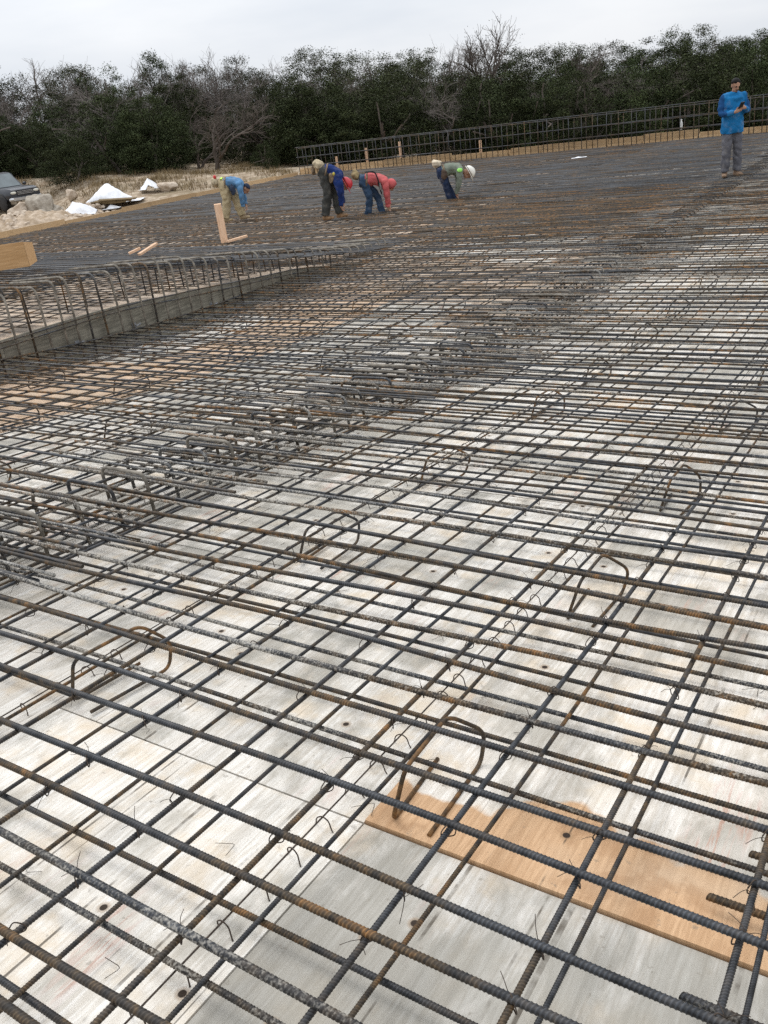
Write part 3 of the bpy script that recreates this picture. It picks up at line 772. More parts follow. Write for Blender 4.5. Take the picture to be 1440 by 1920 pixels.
def person(name, loc, rz, J, label, shirt, trousers, boots, cuff=None, skin_r=1.0):
    """J: joint dict in local metres (x right in view, y away, z up)"""
    o = empty(name, loc, rz); tag(o, label, 'person')
    side = np.array(J.get('side', (0, 1, 0)), float); aside = V3(0, 1, 0) if side[0] > .5 else V3(1, 0, 0)
    hl, hr = np.array(J['hipL']), np.array(J['hipR']); pel = (hl + hr) / 2
    sl, sr_ = np.array(J['shL']), np.array(J['shR']); chest = (sl + sr_) / 2
    up = chest - pel; up /= np.linalg.norm(up); mid = (pel + chest) / 2 + np.array(J.get('arch', (0, 0, 0)), float)
    neck = np.array(J['neck']); head = np.array(J['head'])
    B = []
    B += [limb([pel - up * .08, pel + up * .04, mid, chest, chest + (neck - chest) * .6], [(.13, .09), (.135, .095), (.125, .09), (.14, .09), (.06, .055)], side)]
    B += [limb([chest, neck, head], [.05, .052, .05], side)]
    for s in 'LR':
        B += [limb([chest, J['sh' + s], J['el' + s], J['wr' + s]], [.05, .05, .038, .026], aside), limb([pel, J['hip' + s], J['kn' + s], J['an' + s]], [.08, .075, .05, .036], side)]
        B += hand(J['wr' + s], np.array(J['hd' + s]) - np.array(J['wr' + s]), J.get('th' + s, (0, -1, .2)), 1, J.get('curl', .5))
    # head: skull, jaw, nose, ears, brow, lips
    f = np.array(J['face'], float); f /= np.linalg.norm(f); hu = np.array(J.get('headup', (0, 0, 1)), float); hu -= f * (hu @ f); hu /= np.linalg.norm(hu); hs = np.cross(f, hu)
    R = np.stack([hs, f, hu], -1)
    at = lambda a, b, c: head + hs * a + f * b + hu * c
    B += [ell(at(0, -.012, .028), (.074, .094, .088), 14, 9, R), ell(at(0, .020, -.052), (.058, .068, .064), 12, 8, R), ell(at(0, .092, -.008), (.014, .020, .026), 8, 6, R), ell(at(0, .103, -.022), (.018, .014, .011), 8, 6, R)]
    B += [ell(at(s * .076, -.012, -.006), (.010, .020, .032), 8, 6, R) for s in (-1, 1)] + [ell(at(0, .078, .030), (.050, .014, .010), 8, 6, R), ell(at(0, .078, -.055), (.026, .012, .010), 8, 6, R)]
    body = fuse('body', B, SKIN, o, .011, 2)
    for s in (-1, 1): v, fc = ell(at(s * .029, .081, .010), (.012, .006, .006), 8, 6, R); obj('eye', mesh_from('eye', v, fc, True), HAIR, body)
    ex = .024
    T = [limb([pel + up * .0, mid, chest + up * .01, chest + (neck - chest) * .55], J.get('torso', [(.185, .135), (.18, .13), (.195, .125), (.085, .075)]), side, 16)]
    for s in 'LR':
        wr = np.array(J['wr' + s]); el = np.array(J['el' + s]); T += [limb([chest * .5 + np.array(J['sh' + s]) * .5, J['sh' + s], el, wr + (el - wr) * .06], [.080, .080, .064, .046], aside), limb([neck * .55 + chest * .45, np.array(J['sh' + s]) * .8 + chest * .2, J['sh' + s]], [.075, .078, .070], aside), ell(J['sh' + s], (.083, .083, .083), 12, 8)]
    T += J.get('shirt_extra', [])
    fuse('shirt' if not J.get('jacket') else 'jacket', T, shirt, o, .014, 3, .014)
    T = [limb([pel + up * .10, pel + up * .0, pel - up * .10], J.get('seat', [(.172, .125), (.185, .145), (.165, .125)]), side, 16)]
    for s in 'LR':
        an = np.array(J['an' + s]); kn = np.array(J['kn' + s]); hp = np.array(J['hip' + s])
        T += [limb([hp + up * .05, hp, hp * .5 + kn * .5, kn, kn * .45 + an * .55, an + V3(0, 0, .02)], J.get('leg', [.095, .105, .092, .078, .076, .074]), side, 14)]
    fuse('trousers', T, trousers, o, .014, 3, .014)
    for s in 'LR':
        an = np.array(J['an' + s]); td = np.array(J['toe' + s], float); td[2] = 0; td /= np.linalg.norm(td); sd = V3(-td[1], td[0], 0); b = an * 1.0; b[2] = an[2] - .045
        fuse('boot', [limb([an + V3(0, 0, .07), an, b - td * .01], [.055, .056, .056], sd), limb([b - td * .075, b + td * .02, b + td * .12, b + td * .185], [(.040, .038), (.046, .046), (.050, .038), (.038, .026)], sd)], boots, o, .012, 3)
    return o, dict(head=head, f=f, hu=hu, hs=hs, R=R, at=at, pel=pel, up=up, chest=chest, mid=mid, side=side)
def hairdo(o, F, m, lo=-.03, name='hair'):
    v, f = ell(F['at'](0, -.026, .044), (.085, .094, .088), 16, 11, F['R'])
    q = (v - F['head']); a = q @ F['f']; c = q @ F['hu']
    keep = (c > .062 - .55 * np.maximum(0, -(a - .055))) & (c > lo)
    f = [t for t in f if all(keep[i] for i in t)]
    o2 = obj(name, mesh_from(name, v, f, True), m, o); sd = o2.modifiers.new('t', 'SOLIDIFY'); sd.thickness = .016; sd.offset = -1
    return o2
def hardhat(o, F, m, dx=0.0):
    at = F['at']; v, f = ell(at(0, -.01, .055), (.118, .145, .115), 18, 11, F['R'])
    keep = ((v - F['head']) @ F['hu']) > .028; f = [t for t in f if all(keep[i] for i in t)]
    ht = obj('hard_hat', mesh_from('hard_hat', v, f, True), m, o); sd = ht.modifiers.new('t', 'SOLIDIFY'); sd.thickness = .006
    g = Geo(); a = np.linspace(0, 2 * math.pi, 25)[:-1]
    rim = [at(.12 * math.sin(q), -.01 + .148 * math.cos(q), .040) for q in a]; out = [at((.138) * math.sin(q), -.01 + (.165 + .055 * max(0, math.cos(q)) ** 2) * math.cos(q), .030) for q in a]
    low = [p - F['hu'] * .008 for p in out]
    g.add(rim + out + low, [(i, (i + 1) % 24, 24 + (i + 1) % 24, 24 + i) for i in range(24)] + [(24 + i, 24 + (i + 1) % 24, 48 + (i + 1) % 24, 48 + i) for i in range(24)] + [(48 + i, 48 + (i + 1) % 24, (i + 1) % 24, i) for i in range(24)])
    g.build('brim', m, ht, True)
    g = Geo(); g.tube([at(0, .10 - .02 * abs(k), .115 + .055 * math.cos(k * .45)) if False else at(0, .115 * math.sin(k * .3), .055 + .118 * math.cos(k * .3)) for k in range(-4, 5)], .010, 6); g.build('ridge', m, ht, True)
def pouch(o, c, r, m, name='tool_pouch', R=None):
    v1 = ell(c, r, 12, 8, R); v2 = ell(np.array(c) + V3(0, 0, r[2] * .75), (r[0] * .8, r[1] * .8, r[2] * .35), 10, 6, R)
    r = np.array(r); c = np.array(c, float); bits = []
    for k in range(7):
        d = rng.normal(size=3); d /= np.linalg.norm(d); bits.append(ell(c + d * r * .5, r * rng.uniform(.28, .62, 3), 8, 6))
    return fuse(name, [ell(c, r * .72, 12, 8, R)] + bits, m, o, .013, 1)
def belt(o, F, m, r=(.20, .155), d=.05):
    c = F['pel'] + F['up'] * d; s = F['side']; q = np.cross(F['up'], s); q /= np.linalg.norm(q); a = np.linspace(0, 2 * math.pi, 21)
    P = [c + s * r[0] * math.cos(k) + q * r[1] * math.sin(k) for k in a]; g = Geo(); g.tube(P, .020, 6); g.build('tool_belt', m, o, True)
RZ = HEAD
JEANS = fabric('blue_denim', (0.035, 0.065, 0.115), .35)
# --- standing man with phone
JM = dict(side=(1, 0, 0), hipL=(.09, 0, .92), hipR=(-.09, 0, .92), shL=(.195, .0, 1.44), shR=(-.195, 0, 1.44), neck=(0, -.01, 1.53), head=(.0, -.055, 1.640),
          elL=(.285, -.04, 1.17), elR=(-.285, -.03, 1.15), wrL=(.085, -.29, 1.245), wrR=(-.10, -.29, 1.19), hdL=(-.02, -.33, 1.27), hdR=(-.02, -.335, 1.23), thL=(0, 0, 1), thR=(0, 0, 1),
          knL=(.125, -.02, .50), knR=(-.105, -.02, .50), anL=(.145, .02, .085), anR=(-.115, 0, .085), toeL=(.10, -1, 0), toeR=(-.55, -1, 0), face=(0.02, -1, -.50), headup=(0, -.45, 1), curl=.75, jacket=True,
          torso=[(.215, .165), (.205, .155), (.225, .145), (.085, .08)], shirt_extra=[limb([(0, 0, .80), (0, 0, .88), (0, 0, 1.0)], [(.222, .165), (.226, .172), (.215, .165)], (1, 0, 0), 16), limb([(0, -.005, 1.46), (0, -.015, 1.54)], [(.085, .08), (.080, .078)], (1, 0, 0))],
          leg=[.10, .108, .098, .088, .084, .082])
JACK = fabric('bright_blue_jacket', (0.012, 0.15, 0.36), .25); SLEEVE = None
def two_tone(m):
    """navy panels on the outer sleeves"""
    nt = m.node_tree; p = [n for n in nt.nodes if n.type == 'BSDF_PRINCIPLED'][0]; src = p.inputs['Base Color'].links[0].from_socket
    tc = nt.nodes.new('ShaderNodeTexCoord'); sp = nt.nodes.new('ShaderNodeSeparateXYZ'); nt.links.new(tc.outputs['Object'], sp.inputs[0])
    ab = nt.nodes.new('ShaderNodeMath'); ab.operation = 'ABSOLUTE'; nt.links.new(sp.outputs[0], ab.inputs[0])
    mr = nt.nodes.new('ShaderNodeMapRange'); nt.links.new(ab.outputs[0], mr.inputs[0]); mr.inputs[1].default_value = .215; mr.inputs[2].default_value = .225
    mz = nt.nodes.new('ShaderNodeMapRange'); nt.links.new(sp.outputs[2], mz.inputs[0]); mz.inputs[1].default_value = 1.06; mz.inputs[2].default_value = 1.08
    ml = nt.nodes.new('ShaderNodeMath'); ml.operation = 'MULTIPLY'; nt.links.new(mr.outputs[0], ml.inputs[0]); nt.links.new(mz.outputs[0], ml.inputs[1])
    mx = nt.nodes.new('ShaderNodeMix'); mx.data_type = 'RGBA'; nt.links.new(ml.outputs[0], mx.inputs[0]); nt.links.new(src, mx.inputs[6]); mx.inputs[7].default_value = (.012, .06, .17, 1); nt.links.new(mx.outputs[2], p.inputs['Base Color'])
two_tone(JACK)
man, F = person('person', (-3.78, 19.15, MATZ + .012), RZ + .07, JM, 'person in bright blue jacket and grey trousers standing looking at a phone', JACK, fabric('grey_trousers', (0.115, 0.115, 0.13), .25), BOOT)
hairdo(man, F, HAIR)
for s in (-1, 1): v, f = ell(F['at'](s * .030, .086, .030), (.018, .008, .006), 8, 6, F['R']); obj('eyebrow', mesh_from('eyebrow', v, f, True), HAIR, man)
v, f = ell(F['at'](0, .088, -.040), (.034, .012, .008), 10, 6, F['R']); obj('moustache', mesh_from('moustache', v, f, True), HAIR, man)
v, f = ell(F['at'](0, .062, -.098), (.034, .024, .018), 10, 6, F['R']); obj('goatee', mesh_from('goatee', v, f, True), HAIR, man)
ph = Geo().box((-.038, -.006, -.075), (.038, .006, .075)).build('phone', BLACK, None, loc=(0, 0, 0))
ph.matrix_world = Matrix.Translation(man.location) @ Matrix.Rotation(RZ + .07, 4, 'Z') @ Matrix.Translation((-.035, -.385, 1.30)) @ Matrix.Rotation(.75, 4, 'X'); tag(ph, 'black phone held in front of the blue jacket', 'phone')

# --- four workers bent over tying bars, seen from the side
SPLASH = MATZ + .012
def bentJ(hx, hz, sx, sz, hdx, hdz, feet, hand_, depth=.13, yaw=0., knee=.05, lift=0.0):
    """side-on bent figure facing right in view"""
    (f1x, f1y), (f2x, f2y) = feet
    hA, hB = (hx, -.09, hz), (hx, .09, hz)
    kn = lambda fx, fy, s: ((hx + fx) / 2 + knee + .02, s * .09 * .5 + fy * .5, (hz + .08) / 2 + .02)
    return dict(side=(0, 1, 0), hipL=hB, hipR=hA, shL=(sx, .17, sz), shR=(sx, -.17, sz), neck=(sx * .55 + hdx * .45, 0, sz * .5 + hdz * .5 + .01), head=(hdx, -.01, hdz),
                elL=(sx * .7 + hand_[0] * .3 + .02, .20, sz * .5 + hand_[1] * .5 + .02), elR=(sx * .6 + hand_[0] * .4, -.20, sz * .5 + hand_[1] * .5 + .02), wrL=(hand_[0] + .04, .12, hand_[1] + .10), wrR=(hand_[0] - .02, -.12, hand_[1] + .09),
                hdL=(hand_[0] + .05, .08, hand_[1]), hdR=(hand_[0] + .01, -.08, hand_[1]), thL=(0, -1, 0), thR=(0, 1, 0),
                knL=kn(f2x, f2y, 1), knR=kn(f1x, f1y, -1), anR=(f1x, f1y, .085), anL=(f2x, f2y, .085), toeL=(1, .05, 0), toeR=(1, -.1, 0), face=(.45, 0, -1), headup=(1, 0, .35), arch=(0, 0, .06), curl=.8)
# tan trousers, blue shirt
J = bentJ(-.10, .86, .29, .82, .41, .69, ((-.20, -.05), (.20, .12)), (.30, .22)); J['leg'] = [.105, .125, .118, .105, .105, .10]
p, F = person('person', (-14.89, 16.84, SPLASH), RZ, J, 'bent worker in tan trousers and light blue shirt, leftmost of the four', fabric('light_blue_shirt', (0.10, 0.22, 0.38), .25), fabric('tan_trousers', (0.44, 0.36, 0.22), .2), simple('tan_boot', (.33, .25, .15)))
hairdo(p, F, simple('navy_cap', (.02, .03, .06)), .0, 'cap'); belt(p, F, LEATHER)
pouch(p, (-.30, -.05, .92), (.12, .15, .13), CANVAS); pouch(p, (.12, -.22, .72), (.09, .06, .14), simple('navy_pouch', (.025, .035, .06)))
v, f = ell((-.27, -.08, 1.05), (.04, .04, .05)); obj('red_bottle_cap', mesh_from('red_bottle_cap', v, f, True), simple('red_plastic', (.55, .05, .05), .5), p)
fuse('hi_vis_band', [limb([(-.13, -.15, .99), (-.12, 0, 1.02), (-.12, .14, .98)], [(.035, .012)] * 3, (1, 0, 0))], simple('hi_vis_yellow', (.45, .70, .10), .7), p, .01, 1)
fuse('glove', hand(J['wrR'], np.array(J['hdR']) - np.array(J['wrR']), (0, 1, 0)), simple('tan_glove', (.35, .28, .18)), p, .008, 1)
# dark grey trousers, blue top, red hat
J = bentJ(-.05, 1.0, .26, .87, .36, .66, ((-.14, -.05), (.17, .10)), (.24, .16)); J['leg'] = [.10, .118, .11, .098, .10, .095]
p, F = person('person', (-11.42, 16.10, SPLASH), RZ, J, 'bent worker in dark grey trousers with a red hat and hanging blue top', fabric('royal_blue_top', (0.014, 0.03, 0.12), .35), fabric('dark_grey_trousers', (0.055, 0.056, 0.052), .3), simple('brown_boot', (.25, .15, .08)))
hardhat(p, F, simple('red_hard_hat', (.50, .03, .04), .35, .1, 4, .5)); belt(p, F, LEATHER)
pouch(p, (-.13, -.04, 1.13), (.16, .17, .13), CANVAS); pouch(p, (-.27, .0, 1.02), (.06, .10, .12), LEATHER); pouch(p, (.10, -.21, .86), (.08, .06, .13), LEATHER)
fuse('jacket_flap', [limb([(.17, -.19, .98), (.24, -.21, .72), (.26, -.19, .45), (.24, -.17, .27)], [(.10, .035), (.105, .035), (.07, .03), (.03, .02)], (1, 0, 0))], fabric('royal_blue_flap', (0.015, 0.035, 0.14), .3), p, .012, 2)
v, f = ell((.16, -.27, .93), (.028, .02, .035)); obj('tape_measure', mesh_from('tape_measure', v, f, True), simple('yellow_tape_case', (.6, .5, .08), .5), p)
# pink hoodie, jeans
J = bentJ(-.17, .88, .28, .80, .40, .71, ((-.20, -.04), (.17, .10)), (.30, .20), knee=.08)
p, F = person('person', (-10.80, 16.90, MATZ - SLAB + .012), RZ, J, 'bent worker in a coral pink hoodie and blue jeans', fabric('coral_hoodie', (0.46, 0.10, 0.10), .25), JEANS, simple('olive_boot', (.10, .085, .045)))
v, f = ell(F['at'](0, -.02, .03), (.108, .120, .118), 16, 10, F['R']); kp = ((v - F['head']) @ F['f']) < .075; hd = obj('hood', mesh_from('hood', v, [t for t in f if all(kp[i] for i in t)], True), fabric('coral_hood', (0.46, 0.10, 0.10), .25), p); hd.modifiers.new('t', 'SOLIDIFY').thickness = .02
pouch(p, (-.33, .0, 1.02), (.11, .14, .12), simple('khaki_bag', (.24, .18, .09), .9, .4)); belt(p, F, LEATHER)
g = Geo(); g.tube(rounded([(-.12, -.10, 1.06), (.08, -.17, 1.05), (.13, -.21, .90), (.14, -.20, .72), (.18, -.19, .58)], .06, 4), .016, 6); g.build('strap', simple('black_strap', (.012, .012, .013)), p, True)
pouch(p, (.16, -.20, .72), (.045, .03, .10), simple('grey_rag', (.16, .16, .15)), 'rag')
# white hat, grey-green shirt
J = bentJ(-.23, .78, .17, .80, .37, .69, ((-.07, -.05), (.05, .10)), (.07, .20), knee=-.02)
p, F = person('person', (-9.75, 18.67, MATZ - SLAB + .012), RZ, J, 'bent worker in a white hard hat and grey green shirt, rightmost of the four', fabric('grey_green_shirt', (0.17, 0.195, 0.155), .2), fabric('dark_denim', (0.022, 0.035, 0.075), .3), simple('black_boot', (.03, .028, .025)))
hardhat(p, F, simple('white_hard_hat', (.78, .76, .68), .4, .06, 4, .5)); belt(p, F, LEATHER)
pouch(p, (-.33, .02, .99), (.14, .14, .10), simple('pale_canvas_bag', (.55, .47, .35), .9, .3)); pouch(p, (-.20, -.21, .74), (.09, .06, .15), simple('dark_leather_pouch', (.075, .05, .035), .8, .5))
v, f = ell((.16, -.255, .80), (.065, .022, .045)); obj('shoulder_patch', mesh_from('shoulder_patch', v, f, True), simple('lime_patch', (.35, .80, .18), .7), p)

# ------------------------------------------------------------------ site clutter beyond the left edge
def noise3(p, s):
    return (np.sin(p[:, 0] * s * 1.7 + 1.3 * np.sin(p[:, 1] * s + .7)) + np.sin(p[:, 1] * s * 1.9 + 1.1 * np.sin(p[:, 2] * s + 2.)) + np.sin(p[:, 2] * s * 1.5 + 1.2 * np.sin(p[:, 0] * s + 4.))) / 3
def boulder(seed, r):
    bm = bmesh.new(); bmesh.ops.create_icosphere(bm, subdivisions=4, radius=1.0)
    v = np.array([q.co[:] for q in bm.verts]); rg = np.random.default_rng(seed)
    for k in range(13):                                    # cut flat faces into the ball
        d = rg.normal(size=3); d /= np.linalg.norm(d); h = rg.uniform(.60, .88); over = np.maximum(0, v @ d - h); v -= over[:, None] * d * .93
    v *= (1 + .07 * noise3(v + seed, 3.1) + .04 * noise3(v + seed, 9.) + .02 * noise3(v, 22))[:, None]
    v = v * np.array(r); me = bpy.data.meshes.new('boulder')
    for q, c in zip(bm.verts, v): q.co = c
    bm.to_mesh(me); bm.free(); me.polygons.foreach_set('use_smooth', np.zeros(len(me.polygons), bool)); return me
def stone(name, a, b):
    t = NT(name); o = t.objc(); n1 = t.noise(o, 3, 6, .65); n2 = t.noise(o, 16, 5, .6)
    c = t.mix(t.ss(n1, .35, .68), a, b); c = t.mix(t.ss(n2, .58, .75, 0, .6), c, tuple(x * .5 for x in a)); t.bump(t.math('ADD', n1, n2), .6, .05); return t.base(c, .95, .1)
ROCK1, ROCK2 = stone('grey_limestone', (0.27, 0.235, 0.19), (0.44, 0.395, 0.33)), stone('pale_limestone', (0.42, 0.335, 0.255), (0.62, 0.53, 0.43))
def ray(x, y):
    d = (x - 720) / 1600. * camr + (960 - y) / 1600. * camu + fwd; return d
def site(x, y, dep):
    """world point seen in that direction, dep metres along the view"""
    return V3(0, 0, CAM_Z) + ray(x, y) * dep
def ground_at(x, dep):
    d = ray(x, 390); p = d * dep / (d @ fwd); return V3(p[0], p[1], float(terr(p[0], p[1])))
for k, (px, dep, r, m, lab) in enumerate((
        (37, 40.2, (.70, .60, .66), ROCK2, 'pale pointed boulder in front of the dark truck'), (78, 40.4, (.80, .66, .86), ROCK1, 'large grey boulder between the truck and the white sheeting'),
        (72, 39.4, (.42, .36, .36), ROCK1, 'small grey boulder leaning on the foot of the large one'), (102, 40.6, (.44, .40, .46), ROCK1, 'grey boulder on the right flank of the large one'),
        (96, 40.0, (.55, .45, .20), ROCK2, 'flat pale slab of rock lying on the dirt heap'), (322, 44.0, (.55, .45, .34), ROCK2, 'tan boulder just behind the plank edge right of the sheeting'),
        (140, 45., (.34, .32, .34), ROCK2, 'pale rock behind the small white sheet'), (112, 41.0, (.3, .26, .2), ROCK2, 'little pale rock at the top of the dirt heap'))):
    p = ground_at(px, dep); o = obj('boulder', boulder(k + 3, r), m, None, p + V3(0, 0, r[2] * .62), (rn(-.2, .2), rn(-.2, .2), rn(0, 6))); tag(o, lab, 'boulder', 'boulders beside the deck')
# dirt heap
def mound(name, c, rx, ry, h, m, seed, label, n=80):
    u = np.linspace(-1, 1, n); A, B = np.meshgrid(u, u, indexing='ij'); rr = np.sqrt(A ** 2 + B ** 2); z = h * np.clip(1 - rr ** 2, 0, 1) ** 1.2
    P = np.stack([A * rx, B * ry, z], -1).reshape(-1, 3); P[:, 2] += (.10 * h * noise3(P + seed, 3.0) + .09 * noise3(P + seed * 2, 7.) + .05 * np.abs(noise3(P + seed * 3, 13.)) + .03 * noise3(P, 29.)) * (rr.ravel() < .98) - .12
    i, j = np.meshgrid(np.arange(n - 1), np.arange(n - 1), indexing='ij'); f = np.stack([i * n + j, (i + 1) * n + j, (i + 1) * n + j + 1, i * n + j + 1], -1).reshape(-1, 4)
    o = obj(name, mesh_from(name, P, f, True), m, None, c, (0, 0, HEAD)); tag(o, label, 'dirt heap'); return o
SAND = stone('crushed_limestone', (0.33, 0.25, 0.17), (0.55, 0.45, 0.35))
mound('dirt_heap', ground_at(40, 36.8), 3.4, 2.0, .62, SAND, 1.3, 'heap of pale crushed limestone behind the left plank edge')
mound('dirt_heap', ground_at(130, 40.0), 2.6, 1.5, .45, SAND, 4.1, 'low spread of pale rubble under the white sheets')
st = Geo()
for k in range(900):
    px = rn(-20, 215); dep = rn(34, 41); p = ground_at(px, dep); r = .03 + .17 * rn(0, 1) ** 3
    hp = 0
    for (c, rx, ry, h) in ((ground_at(40, 36.8), 3.4, 2.0, .62), (ground_at(130, 40.0), 2.6, 1.5, .45)):
        d = p - c; a = (d @ rh) / rx; b = (d @ fh) / ry; q = 1 - a * a - b * b
        if q > 0: hp = max(hp, h * q ** 1.2 - .12)
    v, f = ell(p + V3(0, 0, hp + r * .3), (r, r * rn(.6, 1), r * rn(.5, .9)), 6, 5); v += rng.normal(0, r * .12, v.shape); st.add(v, f)
tag(st.build('loose_stones', ROCK2), 'loose pale stones strewn over the dirt heap', 'loose stones', kind='stuff')
# white sheeting
def tarp_mesh(w, d, h, seed, lift=0.):
    n, m = 44, 32; a = np.linspace(-1, 1, n); b = np.linspace(-1, 1, m); A, B = np.meshgrid(a, b, indexing='ij')
    base = np.stack([A * w, B * d, np.zeros_like(A)], -1).reshape(-1, 3)
    prof = np.clip(1 - np.abs(A) ** 2.4, 0, 1) ** .7 * np.clip(1 - np.abs(B) ** 2.6, 0, 1) ** .6 * (1 + .15 * np.sin(A * 2.1 + seed) - .2 * A)
    rg = np.random.default_rng(int(seed * 10)); z = np.full(n * m, 9.0); A_, B_ = A.ravel(), B.ravel()
    for k in range(11):                                    # stretched flat panels meeting in creases
        an = k / 11 * 6.283 + rg.uniform(-.25, .25); c_ = math.cos(an); s_ = math.sin(an); z = np.minimum(z, h * (rg.uniform(.80, 1.15) + .18 * A_) - h * rg.uniform(.5, 1.9) * np.maximum(0, A_ * c_ + B_ * s_ - rg.uniform(-.35, .45)) * (1 if k % 2 else .75))
    z = z - .05 * h * np.abs(noise3(base * [1.4, 2.6, 1] + seed * 3, 4.2)) + .03 * h * noise3(base + seed, 11.)
    z += lift * np.clip(-B.ravel(), 0, 1) * (prof.ravel() > 0) * np.clip(-A.ravel() + .3, 0, 1)
    base[:, 2] = np.maximum(z, 0) + .03; base[:, 0] += .10 * noise3(base + 5, 4.); base[:, 1] += .10 * noise3(base + 9, 4.)
    i, j = np.meshgrid(np.arange(n - 1), np.arange(m - 1), indexing='ij'); f = np.stack([i * m + j, (i + 1) * m + j, (i + 1) * m + j + 1, i * m + j + 1], -1).reshape(-1, 4)
    return mesh_from('sheet', base, f, True)
TARP = simple('white_poly_sheeting', (0.80, 0.81, 0.83), .45, .05, 5, .4, bump=.1)
for (px, dep, w, d, h, sd, lf_, lab) in ((222, 41.5, 1.3, .9, 1.1, 1.0, .5, 'big crumpled white sheet over brown boards beyond the deck edge'), (143, 39.6, .95, .6, .75, 2.2, 0, 'flat white sheet lying left of the big crumpled one'), (290, 44.0, .5, .45, .6, 3.6, 0, 'small white bundle right of the big crumpled sheet'), (210, 40.3, .4, .3, .20, 5.1, 0, 'scrap of white sheet below the big crumpled one')):
    p = ground_at(px, dep); e = obj('plastic_sheet', tarp_mesh(w, d, h, sd, lf_), TARP, None, p + V3(0, 0, .12), (0, 0, HEAD + rn(-.15, .15))); tag(e, lab, 'plastic sheet'); e.modifiers.new('t', 'SOLIDIFY').thickness = .01
BROWN = lumber_material('dirty_brown_board', (0.10, 0.068, 0.032), (0.20, 0.14, 0.065))
for k in range(5):
    p = ground_at(188 + 9 * k, 40.45 - .05 * k); o = Geo().box((-.9, -.1, 0), (.9, .1, .04)).build('timber_board', BROWN, None, loc=p + V3(0, 0, .30 + .05 * k), rot=(.25, .06, HEAD - .15 + rn(-.1, .1))); tag(o, 'dirty brown board in the pile under the big white sheet', 'board', 'boards under the white sheet')
# plastic scrap and bottle by the curtain
p = V3(-8.9, 27.0, MATZ + .01)
e = obj('plastic_scrap', tarp_mesh(.26, .09, .05, 7.3), TARP, None, (-9.85, 27.4, MATZ - .02), (0, 0, HEAD)); tag(e, 'torn white plastic scrap on the bars before the curtain', 'plastic scrap')
b = empty('water_bottle', (-7.8, 31.42, MATZ + .30)); tag(b, 'clear white water bottle standing on the far edge planks', 'bottle')
g = Geo(); g.tube([(0, 0, 0), (0, 0, .02), (0, 0, .2), (0, 0, .25), (0, 0, .28)], [.035, .045, .045, .02, .018], 10); g.build('body', simple('bottle_plastic', (.75, .75, .72), .3), b, True)
g = Geo(); g.tube([(0, 0, .28), (0, 0, .31)], .024, 8); g.build('cap', simple('bottle_cap', (.8, .8, .8), .4), b)
for xx in (-16.9, -21.0): o = obj('paint_mark_stake', boulder(9, (.06, .06, .06)), simple('x', (.6, .6, .6))) if False else None

# ------------------------------------------------------------------ dark truck at the left border
PAINT = simple('dark_blue_black_car_paint', (0.018, 0.021, 0.028), .28, .1, 2, .6, bump=0)
GLASS = simple('tinted_windscreen', (0.10, 0.125, 0.13), .12, .2, 2, .7, bump=0)
CHROME = simple('chrome', (0.5, 0.5, 0.5), .3, .1, 5, .5, .9, bump=0)
RUBBER = simple('tyre_rubber', (0.015, 0.015, 0.015), .85); RIM = simple('alloy_rim', (0.38, 0.37, 0.35), .4, .2, 8, .5, .6)
LAMP = simple('headlamp_lens', (0.62, 0.60, 0.52), .2, .1, 10, .6)
GRILLE = simple('black_grille', (0.015, 0.015, 0.016), .5)
tp = ground_at(10, 47.5)
truck = empty('parked_truck', tp, 0); tag(truck, 'dark sport utility truck parked at the left border behind the boulders', 'truck')
th = math.atan2(*( (.76 * rh - .65 * fh)[1::-1] )) if False else math.atan2((.76 * rh - .65 * fh)[1], (.76 * rh - .65 * fh)[0])
truck.rotation_euler = (0, 0, th)                        # local +x = front of the truck
def loft(sections):
    """sections: list of (x, [(y,z)...]) rings of equal length, closed"""
    n = len(sections[0][1]); v = [(x, y, z) for x, r in sections for y, z in r]; f = []
    for i in range(len(sections) - 1):
        for k in range(n): f.append((i * n + k, (i + 1) * n + k, (i + 1) * n + (k + 1) % n, i * n + (k + 1) % n))
    f.append(tuple(range(n))[::-1]); f.append(tuple((len(sections) - 1) * n + k for k in range(n))); return v, f
def ring(w, z0, z1, t=.06): return [(-w + t, z0), (w - t, z0), (w, z0 + t), (w + .01, (z0 + z1) / 2), (w - .01, z1 - t), (w - t, z1), (-w + t, z1), (-w + .01, z1 - t), (-w - .01, (z0 + z1) / 2), (-w, z0 + t)]
v, f = loft([(-2.65, ring(.90, .50, 1.08)), (-2.55, ring(.95, .42, 1.12)), (.55, ring(.97, .40, 1.13)), (.9, ring(.97, .40, 1.14, .09)), (2.0, ring(.95, .42, 1.09, .12)), (2.32, ring(.92, .46, 1.04, .14)), (2.42, ring(.88, .52, .98, .12))])
body = obj('body', mesh_from('body', v, f, True), PAINT, truck); body.modifiers.new('e', 'EDGE_SPLIT').split_angle = math.radians(40)
v, f = loft([(-2.58, ring(.84, 1.08, 1.12, .015)), (-2.40, ring(.80, 1.08, 1.80, .06)), (-2.0, ring(.76, 1.08, 1.88, .06)), (-.2, ring(.76, 1.08, 1.90, .06)), (.25, ring(.74, 1.08, 1.84, .06)), (1.02, ring(.84, 1.08, 1.13, .015))])
cab = obj('cab', mesh_from('cab', v, f, True), PAINT, truck); cab.modifiers.new('e', 'EDGE_SPLIT').split_angle = math.radians(35)
def pane(name, q, m, parent, t=.006):
    q = np.array(q, float); n = np.cross(q[1] - q[0], q[3] - q[0]); n /= np.linalg.norm(n); w = q - n * t
    Geo().add(np.concatenate([q, w]), [(0, 1, 2, 3), (7, 6, 5, 4), (0, 4, 5, 1), (1, 5, 6, 2), (2, 6, 7, 3), (3, 7, 4, 0)]).build(name, m, parent)
